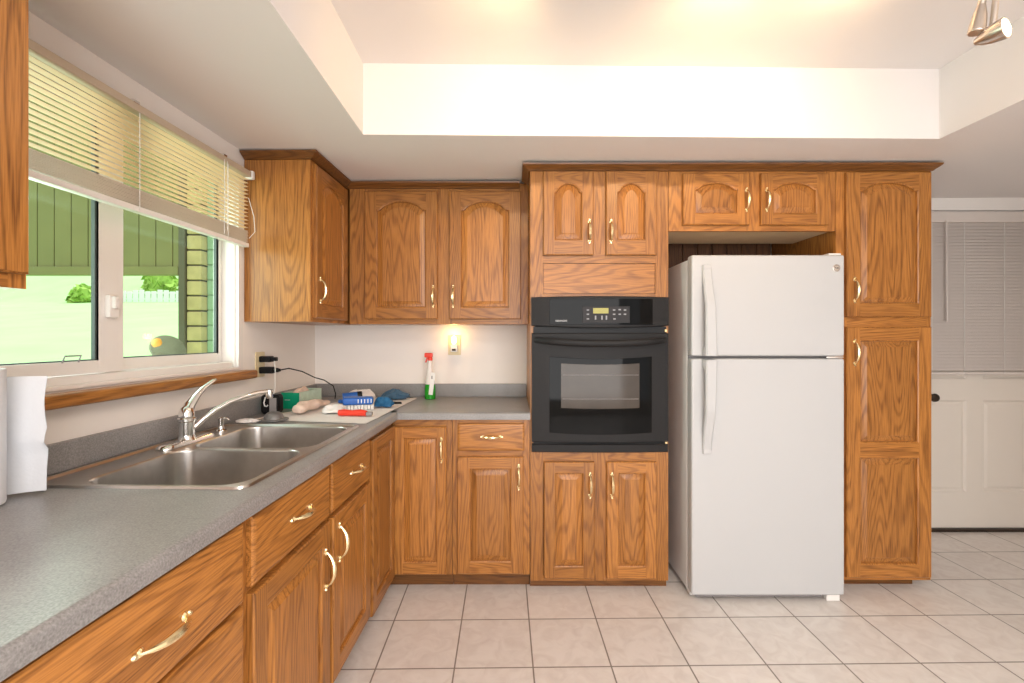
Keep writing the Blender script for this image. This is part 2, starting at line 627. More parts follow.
def door(parent, wpos, w, h, rz=0.0, rise=0.0, stile=0.058, rail_t=0.052, rail_b=0.06, handle=None, t=0.02, mids=None, hL=0.118):
    """framed door with raised panel(s); wpos = world position of its lower left corner (seen from the front) on the face frame"""
    g = 0.004
    m = MB()
    holes = []
    if mids:
        zs = [rail_b] + [z for ab in mids for z in ab] + [h - rail_t]
        for k in range(0, len(zs), 2):
            top = k + 2 >= len(zs)
            holes.append((zs[k], h - zs[k + 1], rise if top else 0.0))
    else:
        holes = [(rail_b, rail_t, rise)]
    # slab edges
    m.mi = 0
    r0 = [(0, -0.0005, 0), (w, -0.0005, 0), (w, -0.0005, h), (0, -0.0005, h)]
    r1 = [(0, -t + g, 0), (w, -t + g, 0), (w, -t + g, h), (0, -t + g, h)]
    r2 = [(g, -t, g), (w - g, -t, g), (w - g, -t, h - g), (g, -t, h - g)]
    m.loops([r0, r1, r2], True, True, False)
    F_ = lambda pts, mi: m.face([m.v((x, -t, z)) for x, z in pts], mi)
    F_([(g, g), (stile, g), (stile, h - g), (g, h - g)], 0)
    F_([(w - stile, g), (w - g, g), (w - g, h - g), (w - stile, h - g)], 0)
    zb0 = g
    for (b_, t_, rs) in holes:
        F_([(stile, zb0), (w - stile, zb0), (w - stile, b_), (stile, b_)], 1)
        zb0 = h - t_ if rs == 0 else None
        if rs:
            o_ = outline(w, h, stile, stile, b_, t_, rs, 0)
            arch = o_[2:]
            for p, q in zip(arch[:-1], arch[1:]):
                F_([p, q, (q[0], h - g), (p[0], h - g)], 1)
            # end pieces share the stile edges
    if holes[-1][2] == 0:
        F_([(stile, h - holes[-1][1]), (w - stile, h - holes[-1][1]), (w - stile, h - g), (stile, h - g)], 1)
    pm = MB()
    for (b_, t_, rs) in holes:
        loop = lambda i, y: [(x, y, z) for x, z in outline(w, h, stile, stile, b_, t_, rs, i)]
        m.loops([loop(0, -t), loop(0.005, -t + 0.003), loop(0.007, -t + 0.009), loop(0.007, -0.004)], True, False, False, 0)
        pm.loops([loop(0.0065, -t + 0.0115), loop(0.011, -t + 0.0105), loop(0.034, -t + 0.003), loop(0.036, -t + 0.0012)], True, False, True)
    d = m.build('door', [OAKV, OAKX], smooth=25)
    d.parent = parent
    porg = Vector(parent['org'])
    d.location = Vector(wpos) - porg
    d.rotation_euler = (0, 0, rz)
    p_ = pm.build('raised_panel', OAKV, smooth=25)
    p_.parent = d
    if handle:
        hx, hz = handle[0], handle[1]
        add_pull(d, hx, hz, len(handle) > 2 and handle[2], hL, front=-t - 0.0004)
    return d


def drawer(parent, wpos, w, h, rz=0.0, handle=None, t=0.02, name='drawer_front', hL=0.118):
    m = MB()
    g = 0.009
    R0 = lambda i, y: [(i, y, i), (w - i, y, i), (w - i, y, h - i), (i, y, h - i)]
    m.loops([R0(0, -0.0005), R0(0, -t + 0.007), R0(0.003, -t + 0.004), R0(0.014, -t)], True, True, True)
    d = m.build(name, OAKX, smooth=25)
    d.parent = parent
    d.location = Vector(wpos) - Vector(parent['org'])
    d.rotation_euler = (0, 0, rz)
    if handle:
        add_pull(d, handle[0], handle[1], True, hL, front=-t - 0.0004)
    return d


def face_frame(parent, strips, y0, y1, left=False, xl=None):
    """strips: (a0, a1, z0, z1, 'v' or 'h'); the back run runs along x, the left run along y"""
    m = MB(left)
    for a0, a1, z0, z1, k in strips:
        if left:
            m.box(y0, y1, a0, a1, z0, z1, mi=0 if k == 'v' else 1)
        else:
            m.box(a0, a1, y0, y1, z0, z1, mi=0 if k == 'v' else 1)
    return m.build('face_frame', [OAKV, OAKY if left else OAKX], parent)


# ================================================================== SETTING
CZ = 2.152     # lower ceiling
RZ = 2.459     # recessed ceiling
# floor
m = MB()
m.box(-1.55, 3.9, -3.1, 3.30, -0.08, 0.0)
struct(m.build('floor', TILE))

# ceiling with its raised tray
far_l, far_r = (-0.641, 2.001), (1.879, 2.045)
near_l, near_r = (-0.585, -1.2), (1.86, -1.2)
m = MB()
outer = [(-1.62, -3.1, CZ + 0.02), (3.9, -3.1, CZ), (3.9, 3.3, CZ + 0.05), (2.14, 3.3, CZ + 0.035), (-1.5, 3.3, CZ + 0.006)]
tray = [near_l, near_r, far_r, far_l]
ov = [m.v(p) for p in outer]
tv = [m.v((x, y, CZ)) for x, y in tray]
m.face([ov[0], ov[1], tv[1], tv[0]])
m.face([ov[1], ov[2], tv[2], tv[1]])
m.face([ov[2], ov[3], tv[2]])
m.face([ov[3], ov[4], tv[3], tv[2]])
m.face([ov[4], ov[0], tv[0], tv[3]])
uv_ = [m.v((x, y, RZ)) for x, y in tray]
for i in range(4):
    j = (i + 1) % 4
    m.face([tv[i], tv[j], uv_[j], uv_[i]])
m.face(uv_)
# attic side so that the ceiling is solid
m.box(-1.62, 3.9, -3.1, 3.3, RZ + 0.01, RZ + 0.12)
struct(m.build('ceiling', CEIL, smooth=10))

# left wall with the window opening
WY0, WY1, WZ0, WZ1 = 0.93, 2.165, 1.13, 2.06
WL = -1.27
m = MB(True)
m.box(WL - 0.13, WL, -3.2, WY0, 0, 2.3)
m.box(WL - 0.13, WL, WY1, 3.2, 0, 2.3)
m.box(WL - 0.13, WL, WY0, WY1, 0, WZ0)
m.box(WL - 0.13, WL, WY0, WY1, WZ1, 2.3)
struct(m.build('wall_left', WALLW))

# back wall, door wall
DX0, DX1 = 2.60, 3.50
m = MB()
m.box(-1.45, 2.14, 2.96, 3.25, 0, 2.3)
m.box(2.14, DX0 - 0.002, 3.06, 3.25, 0, 2.3)
m.box(DX1 + 0.002, 3.9, 3.06, 3.25, 0, 2.3)
m.box(DX0 - 0.002, DX1 + 0.002, 3.06, 3.25, 2.052, 2.3)
m.box(DX0 - 0.002, DX1 + 0.002, 3.20, 3.25, 0, 2.052)
struct(m.build('wall_back', WALLW))
m = MB()
m.box(3.75, 3.88, -3.1, 3.25, 0, 2.3)
struct(m.build('wall_right', WALLW))
# unseen wall added right of the camera to shade the exterior door side
m = MB()
m.box(2.62, 3.75, 0.66, 0.78, 0, 2.2)
struct(m.build('wall_light_block', WALLW))
# rear wall with an assumed wide opening, without glass
m = MB()
m.box(-1.7, -0.65, -3.12, -3.0, 0, 2.3)
m.box(2.85, 3.9, -3.12, -3.0, 0, 2.3)
m.box(-0.65, 2.85, -3.12, -3.0, 2.25, 2.3)
m.box(-0.65, 2.85, -3.12, -3.0, 0, 0.2)
struct(m.build('wall_rear', WALLW))

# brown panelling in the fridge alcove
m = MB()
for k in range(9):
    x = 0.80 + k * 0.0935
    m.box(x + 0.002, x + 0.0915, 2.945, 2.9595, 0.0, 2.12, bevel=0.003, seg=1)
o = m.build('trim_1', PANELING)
struct(o)

# head casing above the exterior door
m = MB()
m.box(2.125, 3.74, 3.035, 3.0595, 2.105, 2.19, bevel=0.004)
struct(m.build('trim_2', VINYL))

# ------------------------------------------------------------------ exterior door with its blind
m = MB()
y0, y1 = 3.065, 3.105
t_ = MB()
dz0, dz1 = 0.022, 2.045
pan = [(2.70, 2.997, 0.255, 0.861), (3.103, 3.40, 0.255, 0.861), (2.70, 2.997, 1.0, 1.55), (3.103, 3.40, 1.0, 1.55), (2.70, 2.997, 1.68, 1.95), (3.103, 3.40, 1.68, 1.95)]
xs = sorted({DX0, DX1} | {p[0] for p in pan} | {p[1] for p in pan})
zs = sorted({dz0, dz1} | {p[2] for p in pan} | {p[3] for p in pan})
for a, b in zip(xs[:-1], xs[1:]):
    for c, d in zip(zs[:-1], zs[1:]):
        if any(p[0] <= a and b <= p[1] and p[2] <= c and d <= p[3] for p in pan):
            continue
        t_.face([t_.v((a, y0, c)), t_.v((b, y0, c)), t_.v((b, y0, d)), t_.v((a, y0, d))])
for x0, x1, z0, z1 in pan:
    q = lambda i, y: [(x0 + i, y, z0 + i), (x1 - i, y, z0 + i), (x1 - i, y, z1 - i), (x0 + i, y, z1 - i)]
    t_.loops([q(0, y0), q(0.012, y0 + 0.010), q(0.018, y0 + 0.010), q(0.034, y0 + 0.003)], True, False, True)
t_.box(DX0, DX1, y0 + 0.012, y1, dz0, dz1)
dr = t_.build('door_1', DOORP, origin=(DX0, y0, dz0), smooth=20)
struct(dr)
m = MB()
m.box(DX0, DX1, 3.045, 3.115, 0.0005, 0.02)
struct(m.build('door_threshold', KNOBM, dr))
m = MB()
m.lathe([(0.030, 0), (0.030, 0.006), (0.014, 0.012), (0.012, 0.030), (0.024, 0.042), (0.028, 0.054), (0.024, 0.064), (0.010, 0.069)], (2.738, 3.065, 0.885), 20, axis=(0, -1, 0))
struct(m.build('door_knob', KNOBM, dr))

db = thing('venetian_blind', 'greige closed mini blind hanging over the cream exterior door', 'blind', (3.05, 3.03, 1.03))
m = MB()
m.box(2.60, 3.52, 3.005, 3.045, 2.02, 2.09, bevel=0.004)
m.build('headrail', SLATD, db)
m = MB()
z = 2.008
while z > 1.066:
    m.box(2.61, 3.51, 3.024, 3.0248, z - 0.0125, z + 0.0125, rot=Matrix.Rotation(R(-30), 3, 'X'))
    z -= 0.0208
m.build('slats', SLATD, db)
m = MB()
m.box(2.61, 3.51, 3.012, 3.036, 1.034, 1.052, bevel=0.003)
m.build('bottom_rail', SLATD, db)
for x in (2.72, 2.93, 3.19, 3.40):
    m = MB()
    m.tube([(x, 3.012, 2.03), (x, 3.010, 1.04)], 0.0012, 6)
    m.build('ladder_cord', WHITEP, db)
m = MB()
m.tube([(2.80, 2.998, 2.03), (2.803, 2.996, 1.38)], 0.0045, 8)
m.build('tilt_wand', SLATD, db)

# ------------------------------------------------------------------ kitchen window
fr = MB(True)
GX = WL - 0.062
fx0, fx1 = WL - 0.115, WL - 0.012
fr.box(fx0, fx1, WY0, WY0 + 0.04, WZ0, WZ1, bevel=0.004)
fr.box(fx0, fx1, WY1 - 0.026, WY1, WZ0, WZ1, bevel=0.004)
fr.box(fx0, fx1, WY0 + 0.04, WY1 - 0.04, WZ0, WZ0 + 0.035, bevel=0.004)
fr.box(fx0, fx1, WY0 + 0.04, WY1 - 0.04, WZ1 - 0.035, WZ1, bevel=0.004)
# flat casing on the room side
fr.box(WL - 0.014, WL + 0.003, WY1 - 0.020, WY1 + 0.012, WZ0 - 0.002, WZ1 + 0.012)
fr.box(WL - 0.012, WL + 0.006, WY0 + 0.02, WY1 - 0.022, WZ0 - 0.002, WZ0 + 0.012, bevel=0.003)
win = struct(fr.build('window_1', VINYL, origin=P(WL, 1.55, WZ0)))
for nm, a, b, gx in (('sash', WY0 + 0.032, 1.568, WL - 0.052), ('sash', 1.512, WY1 - 0.028, WL - 0.087)):
    s = MB(True)
    z0, z1 = WZ0 + 0.037, WZ1 - 0.037
    w_ = 0.045
    wr = 0.092 if a < 1.2 else 0.022
    for (p, q, c, d) in ((a, a + w_, z0, z1), (b - wr, b, z0, z1), (a + w_, b - wr, z0, z0 + 0.04), (a + w_, b - wr, z1 - 0.04, z1)):
        s.box(gx - 0.004, gx + 0.016, p, q, c, d, bevel=0.002)
    so = struct(s.build('sash', VINYL, win))
    g = MB(True)
    g.box(gx - 0.003, gx + 0.003, a + w_ - 0.004, b - wr + 0.004, z0 + 0.036, z1 - 0.036)
    go = struct(g.build('glass', GLASS, so))
    go['label'] = 'clear window pane'
    # dark gasket line round the pane
    k = MB(True)
    for (p, q, c, d) in ((a + w_ - 0.001, a + w_ + 0.006, z0 + 0.038, z1 - 0.038), (a + w_, b - wr, z0 + 0.038, z0 + 0.044)):
        k.box(gx - 0.006, gx + 0.008, p, q, c, d)
    k.box(gx - 0.0045, gx + 0.008, b - wr - 0.006, b - wr + 0.001, z0 + 0.038, z1 - 0.038)
    struct(k.build('gasket', plain('dark_green_gasket', (0.08, 0.10, 0.095), 0.6), so))
# lock and latch loop
k = MB(True)
k.box(WL - 0.037, WL - 0.018, 1.495, 1.535, 1.345, 1.42, bevel=0.006)
k.box(WL - 0.022, WL - 0.006, 1.503, 1.523, 1.375, 1.415, bevel=0.004)
struct(k.build('window_lock', VINYL, win))
k = MB(True)
k.tube([(WL - 0.034, 1.355, 1.205), (WL - 0.026, 1.355, 1.225), (WL - 0.026, 1.405, 1.225), (WL - 0.034, 1.405, 1.205)], 0.0025, 6)
struct(k.build('sash_pull', GREYP, win))

# oak stool (sill board) under the window
m = MB(True)
m.box(WL + 0.0005, WL + 0.062, 0.90, 2.205, 1.085, 1.124, bevel=0.010, seg=3)
struct(m.build('trim_3', OAKY))

# ------------------------------------------------------------------ kitchen blind
kb = thing('venetian_blind', 'cream mini blind half raised over the kitchen window', 'blind', (WL + 0.05, 1.55, 1.695), left=True)
KY0, KY1 = 0.97, 2.135
bx = WL + 0.045
m = MB(True)
m.box(WL + 0.004, bx + 0.02, KY0, KY1 + 0.008, 2.022, 2.048, bevel=0.003)
m.build('headrail', plain('tan_headrail', (0.55, 0.45, 0.34), 0.5), kb)
m = MB(True)
m.box(bx - 0.022, bx + 0.024, KY1 + 0.0085, KY1 + 0.03, 2.016, 2.054, bevel=0.004)
m.build('end_cap', WHITEP, kb)
m = MB(True)
z = 2.008
while z > 1.775:
    m.box(bx - 0.0125, bx + 0.0125, KY0 + 0.004, KY1 - 0.004, z - 0.0005, z + 0.0005, rot=Matrix.Rotation(R(-1), 3, 'Y'))
    z -= 0.0172
m.build('slats', SLATK, kb)
m = MB(True)
for k in range(12):
    zz = 1.718 + k * 0.0046
    m.box(bx - 0.0125 + 0.001 * (k % 2), bx + 0.0125 - 0.001 * (k % 3), KY0 + 0.004, KY1 - 0.004, zz, zz + 0.0014)
m.build('gathered_slats', SLATG, kb)
m = MB(True)
m.box(bx - 0.014, bx + 0.014, KY0, KY1, 1.695, 1.714, bevel=0.003)
m.build('bottom_rail', VINYL, kb)
for y in (1.10, 1.52, 1.98):
    m = MB(True)
    m.tube([(bx + 0.016, y, 2.03), (bx + 0.016, y, 1.70)], 0.0013, 6)
    m.build('ladder_cord', WHITEP, kb)
for y, z0 in ((1.945, 1.715), (1.965, 1.735)):
    m = MB(True)
    m.tube([(bx + 0.022, y, 2.03), (bx + 0.021, y + 0.004, 1.88), (bx + 0.022, y, z0)], 0.0015, 6)
    m.build('lift_cord', WHITEP, kb)
m = MB(True)
m.tube([(bx + 0.02, 2.12, 1.92), (bx + 0.03, 2.145, 1.84), (bx + 0.032, 2.15, 1.77), (bx + 0.02, 2.125, 1.735)], 0.0015, 6)
m.build('lift_cord', WHITEP, kb)
for y in (1.06, 1.50, 1.95):
    m = MB(True)
    m.box(bx - 0.022, bx + 0.024, y - 0.012, y + 0.012, 2.044, 2.054, bevel=0.002)
    m.build('bracket', CHROME, kb)

# ================================================================== BASE CABINETS
CB = 0.864          # underside of the worktop
FY = 2.36           # face of the back run
LX = -0.605         # face of the left run
RL = R(90) + LA


def ldoor_pos(s, z):
    return P(LX, s, z)


# near drawer unit of the left run
c = thing('drawer_cabinet', 'oak drawer base at the near end of the sink counter', 'cabinet', (-0.93, 0.83, 0), left=True)
m = MB(True)
m.box(-1.262, LX - 0.019, 0.562, 1.098, 0.075, CB - 0.001)
m.build('carcass', OAKV, c)
face_frame(c, [(0.562, 0.582, 0.075, CB - 0.001, 'v'), (1.066, 1.098, 0.075, CB - 0.001, 'v'), (0.582, 1.066, 0.845, CB - 0.001, 'h'), (0.582, 1.066, 0.655, 0.68, 'h'), (0.582, 1.066, 0.46, 0.485, 'h'), (0.582, 1.066, 0.075, 0.10, 'h')], LX - 0.019, LX, True)
m = MB(True)
m.box(-1.262, LX - 0.065, 0.562, 1.098, 0.0005, 0.075)
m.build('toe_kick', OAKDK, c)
drawer(c, ldoor_pos(0.575, 0.668), 0.503, 0.182, RL, (0.255, 0.085), hL=0.135)
drawer(c, ldoor_pos(0.575, 0.470), 0.503, 0.188, RL, (0.255, 0.09), hL=0.135)
drawer(c, ldoor_pos(0.575, 0.090), 0.503, 0.370, RL, (0.255, 0.25), hL=0.135)

# sink base
c = thing('sink_cabinet', 'oak sink base cabinet with two drawer fronts over two doors', 'cabinet', (-0.93, 1.54, 0), left=True)
m = MB(True)
m.box(-1.262, LX - 0.019, 1.100, 1.978, 0.075, 0.66)
m.box(-0.632, LX - 0.019, 1.100, 1.978, 0.66, CB - 0.001)
m.box(-1.262, -0.632, 1.100, 1.118, 0.66, CB - 0.001)
m.box(-1.262, -0.632, 1.960, 1.978, 0.66, CB - 0.001)
m.build('carcass', OAKV, c)
face_frame(c, [(1.100, 1.118, 0.075, CB - 0.001, 'v'), (1.545, 1.582, 0.075, CB - 0.001, 'v'), (1.95, 1.978, 0.075, CB - 0.001, 'v')] +
           [(a, b, z0, z1, 'h') for a, b in ((1.118, 1.545), (1.582, 1.95)) for z0, z1 in ((0.845, CB - 0.001), (0.655, 0.70), (0.075, 0.125))], LX - 0.019, LX, True)
m = MB(True)
m.box(-1.262, LX - 0.065, 1.100, 1.978, 0.0005, 0.075)
m.build('toe_kick', OAKDK, c)
drawer(c, ldoor_pos(1.112, 0.685), 0.440, 0.167, RL, (0.235, 0.088), hL=0.125)
drawer(c, ldoor_pos(1.574, 0.685), 0.384, 0.167, RL, (0.215, 0.088), hL=0.125)
door(c, ldoor_pos(1.112, 0.105), 0.440, 0.563, RL, 0, handle=(0.400, 0.42), hL=0.14, rail_t=0.06)
door(c, ldoor_pos(1.574, 0.105), 0.384, 0.563, RL, 0, handle=(0.050, 0.46), hL=0.14, rail_t=0.06)

# corner base with two full height doors
c = thing('corner_cabinet', 'oak corner base cabinet whose two narrow doors meet at the inside corner', 'cabinet', (-0.95, 2.6, 0))
m = MB()
a0 = [LF(-1.24, 1.981), LF(LX - 0.019, 1.981), (LX - 0.019, FY + 0.019), (-0.302, FY + 0.019), (-0.302, 2.945), (-1.225, 2.945)]
m.loops([[(x, y, 0.075) for x, y in a0], [(x, y, CB - 0.001) for x, y in a0]], True, True, True)
m.build('carcass', OAKV, c)
m = MB()
a1 = [LF(-1.2, 1.981), LF(LX - 0.065, 1.981), (LX - 0.065, FY + 0.045), (-0.302, FY + 0.045), (-0.302, 2.90), (-1.2, 2.90)]
m.loops([[(x, y, 0.0005) for x, y in a1], [(x, y, 0.0745) for x, y in a1]], True, True, True)
m.build('toe_kick', OAKDK, c)
ff = MB()
ff.box(-0.602, -0.590, FY, FY + 0.019, 0.075, CB - 0.001, mi=0)
ff.box(-0.335, -0.302, FY, FY + 0.019, 0.075, CB - 0.001, mi=0)
ff.box(-0.590, -0.335, FY, FY + 0.019, 0.825, CB - 0.001, mi=1)
ff.box(-0.590, -0.335, FY, FY + 0.019, 0.075, 0.10, mi=1)
ff.left = True
ff.box(LX - 0.019, LX, 1.981, 2.0, 0.075, CB - 0.001, mi=0)
ff.box(LX - 0.019, LX, 2.0, 2.33, 0.835, CB - 0.001, mi=0)
ff.box(LX - 0.019, LX, 2.0, 2.33, 0.075, 0.09, mi=0)
ff.build('face_frame', [OAKV, OAKX], c)
door(c, ldoor_pos(1.990, 0.082), 0.335, 0.755, RL, 0, stile=0.05, rail_t=0.055)
door(c, (-0.598, FY, 0.082), 0.267, 0.745, 0, 0, stile=0.048, rail_t=0.055, handle=(0.243, 0.630), hL=0.135)

# narrow drawer-over-door unit
c = thing('base_cabinet', 'oak base cabinet with a drawer over one door beside the oven tower', 'cabinet', (-0.10, 2.65, 0))
m = MB()
m.box(-0.300, 0.090, FY + 0.019, 2.945, 0.075, CB - 0.001)
m.build('carcass', OAKV, c)
face_frame(c, [(-0.300, -0.265, 0.075, CB - 0.001, 'v'), (0.05, 0.090, 0.075, CB - 0.001, 'v'), (-0.265, 0.05, 0.832, CB - 0.001, 'h'), (-0.265, 0.05, 0.67, 0.72, 'h'), (-0.265, 0.05, 0.075, 0.10, 'h')], FY, FY + 0.019)
m = MB()
m.box(-0.300, 0.090, FY + 0.045, 2.90, 0.0005, 0.0745)
m.build('toe_kick', OAKDK, c)
drawer(c, (-0.274, FY, 0.706), 0.336, 0.137, 0, (0.172, 0.072), hL=0.115)
door(c, (-0.276, FY, 0.086), 0.334, 0.590, 0, 0, stile=0.062, rail_t=0.058, handle=(0.310, 0.49), hL=0.135)

# ------------------------------------------------------------------ oven tower
OX0, OX1 = 0.093, 0.793
OZ0, OZ1 = 0.705, 1.470
CAB = {}
c = thing('oven_cabinet', 'tall oak tower holding the black wall oven', 'cabinet', (0.44, 2.65, 0))
CAB['oven'] = c
m = MB()
m.box(OX0, OX1, FY + 0.019, 2.942, 0.043, OZ0 - 0.004)
m.box(OX0, OX1, FY + 0.019, 2.942, OZ1 + 0.004, 2.148)
m.box(OX0, OX0 + 0.018, FY + 0.019, 2.942, OZ0 - 0.004, OZ1 + 0.004)
m.box(OX1 - 0.018, OX1, FY + 0.019, 2.942, OZ0 - 0.004, OZ1 + 0.004)
m.box(OX0 + 0.018, OX1 - 0.018, 2.92, 2.942, OZ0 - 0.004, OZ1 + 0.004)
m.build('carcass', OAKV, c)
face_frame(c, [(OX0, OX0 + 0.065, 0.043, OZ0 - 0.004, 'v'), (OX1 - 0.065, OX1, 0.043, OZ0 - 0.004, 'v'), (0.40, 0.486, 0.043, OZ0 - 0.004, 'v'),
               (OX0, OX0 + 0.065, OZ1 + 0.004, 2.148, 'v'), (OX1 - 0.065, OX1, OZ1 + 0.004, 2.148, 'v'), (0.40, 0.486, 1.70, 2.148, 'v'),
               (OX0, OX0 + 0.022, OZ0 - 0.004, OZ1 + 0.004, 'v'), (OX1 - 0.022, OX1, OZ0 - 0.004, OZ1 + 0.004, 'v'),
               (OX0 + 0.065, OX1 - 0.065, OZ1 + 0.004, 1.50, 'h'), (OX0 + 0.065, OX1 - 0.065, 1.655, 1.70, 'h')] +
           [(a, b, z0, z1, 'h') for a, b in ((OX0 + 0.065, 0.40), (0.486, OX1 - 0.065)) for z0, z1 in ((0.043, 0.07), (0.64, OZ0 - 0.004), (2.10, 2.148))], FY, FY + 0.019)
m = MB()
m.box(OX0 + 0.067, OX1 - 0.067, FY + 0.004, FY + 0.0195, 1.502, 1.653)
m.build('filler_panel', OAKX, c)
m = MB()
m.box(OX0, OX1, FY + 0.03, 2.90, 0.0005, 0.043)
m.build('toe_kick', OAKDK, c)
door(c, (0.161, FY, 0.062), 0.255, 0.589, 0, 0, stile=0.056, rail_t=0.055, handle=(0.232, 0.472), hL=0.135)
door(c, (0.477, FY, 0.062), 0.253, 0.589, 0, 0, stile=0.056, rail_t=0.055, handle=(0.026, 0.472), hL=0.135)
door(c, (0.1575, FY, 1.6926), 0.2535, 0.424, 0, 0.045, stile=0.056, rail_t=0.060, rail_b=0.075, handle=(0.232, 0.118), hL=0.125)
door(c, (0.4745, FY, 1.6926), 0.2535, 0.424, 0, 0.045, stile=0.056, rail_t=0.060, rail_b=0.075, handle=(0.024, 0.118), hL=0.125)

# ------------------------------------------------------------------ bridge cabinet over the fridge
c = thing('bridge_cabinet', 'short oak wall cabinet with two low arched doors above the fridge', 'cabinet', (1.22, 2.55, 1.817))
CAB['bridge'] = c
m = MB()
m.box(0.795, 1.641, FY + 0.019, 2.72, 1.836, 2.148)
m.build('carcass', OAKX, c)
m = MB()
m.box(0.797, 1.639, FY + 0.0195, 2.715, 1.824, 1.8355)
m.build('underside_panel', plain('raw_birch_panel', (0.72, 0.55, 0.36), 0.6, noise=0.08, nscale=12), c)
face_frame(c, [(0.795, 0.87, 1.817, 2.148, 'v'), (1.185, 1.265, 1.817, 2.148, 'v'), (1.585, 1.641, 1.817, 2.148, 'v')] +
           [(a, b, z0, z1, 'h') for a, b in ((0.87, 1.185), (1.265, 1.585)) for z0, z1 in ((1.817, 1.85), (2.095, 2.148))], FY, FY + 0.019)
door(c, (0.862, FY, 1.845), 0.336, 0.260, 0, 0.035, stile=0.058, rail_t=0.045, rail_b=0.055, handle=(0.318, 0.125), hL=0.125)
door(c, (1.255, FY, 1.845), 0.339, 0.260, 0, 0.035, stile=0.058, rail_t=0.045, rail_b=0.055, handle=(0.026, 0.125), hL=0.125)

# ------------------------------------------------------------------ pantry
PX0, PX1 = 1.643, 2.125
c = thing('pantry_cabinet', 'tall oak pantry with an arched upper door right of the fridge', 'cabinet', (1.88, 2.65, 0))
CAB['pantry'] = c
m = MB()
m.box(PX0, PX1, FY + 0.019, 2.942, 0.047, 2.148)
m.build('carcass', OAKV, c)
face_frame(c, [(PX0, PX0 + 0.055, 0.047, 2.148, 'v'), (PX1 - 0.022, PX1, 0.047, 2.148, 'v'), (PX0 + 0.055, PX1 - 0.022, 2.10, 2.148, 'h'),
               (PX0 + 0.055, PX1 - 0.022, 1.32, 1.39, 'h'), (PX0 + 0.055, PX1 - 0.022, 0.047, 0.08, 'h')], FY, FY + 0.019)
m = MB()
m.box(PX0, PX1 - 0.05, FY + 0.05, 2.90, 0.0005, 0.047)
m.build('toe_kick', OAKDK, c)
door(c, (1.686, FY, 1.381), 0.428, 0.729, 0, 0.042, stile=0.066, rail_t=0.048, rail_b=0.066, handle=(0.038, 0.135), hL=0.135)
door(c, (1.686, FY, 0.067), 0.428, 1.263, 0, 0, stile=0.066, rail_t=0.066, rail_b=0.066, mids=[(0.605, 0.680)], handle=(0.038, 1.135), hL=0.14)

# ================================================================== WALL CABINETS
UZ = 1.353
UY = 2.64
UX = -0.950
c = thing('wall_cabinet', 'oak corner wall cabinet on the window wall with its plain end showing', 'cabinet', (-1.1, 2.5, UZ), left=True)
CAB['corner'] = c
m = MB(True)
m.box(-1.268, UX - 0.019, 2.190, 2.925, UZ, 2.150)
m.build('carcass', OAKV, c)
face_frame(c, [(2.190, 2.222, UZ, 2.150, 'v'), (2.222, 2.63, 2.09, 2.150, 'h'), (2.222, 2.63, UZ, UZ + 0.03, 'h'), (2.60, 2.63, UZ + 0.03, 2.09, 'v')], UX - 0.019, UX, True)
door(c, P(UX, 2.215, 1.372), 0.395, 0.735, RL, 0.05, stile=0.06, rail_t=0.05, rail_b=0.065, handle=(0.035, 0.135), hL=0.13)

c = thing('wall_cabinet', 'oak wall cabinet with two arched doors above the back counter', 'cabinet', (-0.42, 2.8, UZ))
CAB['back'] = c
m = MB()
m.box(-0.922, 0.091, UY + 0.019, 2.945, UZ, 2.150)
m.build('carcass', OAKV, c)
face_frame(c, [(-0.922, -0.815, UZ, 2.150, 'v'), (-0.435, -0.340, UZ, 2.150, 'v'), (0.035, 0.091, UZ, 2.150, 'v')] +
           [(a, b, z0, z1, 'h') for a, b in ((-0.815, -0.435), (-0.340, 0.035)) for z0, z1 in ((UZ, UZ + 0.045), (2.085, 2.150))], UY, UY + 0.019)
door(c, (-0.832, UY, 1.380), 0.413, 0.722, 0, 0.05, stile=0.066, rail_t=0.055, rail_b=0.065, handle=(0.388, 0.128), hL=0.13)
door(c, (-0.355, UY, 1.380), 0.406, 0.722, 0, 0.05, stile=0.066, rail_t=0.055, rail_b=0.065, handle=(0.024, 0.128), hL=0.13)

c = thing('wall_cabinet', 'oak wall cabinet cropped at the left edge on the near side of the window', 'cabinet', (-1.1, 0.6, 1.38), left=True)
m = MB(True)
m.box(-1.268, UX - 0.019, 0.30, 0.934, 1.38, 2.158)
m.build('carcass', OAKV, c)
face_frame(c, [(0.30, 0.33, 1.38, 2.158, 'v'), (0.90, 0.934, 1.38, 2.158, 'v'), (0.33, 0.90, 1.38, 1.43, 'h'), (0.33, 0.90, 2.09, 2.158, 'h')], UX - 0.019, UX, True)
door(c, P(UX, 0.312, 1.408), 0.612, 0.70, RL, 0.05, stile=0.066, rail_t=0.055, rail_b=0.07, handle=(0.04, 0.13), hL=0.13)

# ------------------------------------------------------------------ crown mouldings
CR = [(0.0, 0.010), (0.010, 0.012), (0.013, 0.016), (0.032, 0.026), (0.042, 0.033), (0.044, 0.040), (0.0, 0.040)]   # (out, up)


def crown(parent, path, outs, zt=2.1495):
    """path: points along the cabinet faces; outs: outward mitre vectors at each"""
    m = MB()
    rings = [[(x + ox * a, y + oy * a, zt - 0.040 + b) for a, b in CR] for (x, y), (ox, oy) in zip(path, outs)]
    m.loops(rings, True, True, True)
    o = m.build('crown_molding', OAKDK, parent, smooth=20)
    o['label'] = 'dark oak crown moulding'
    return o


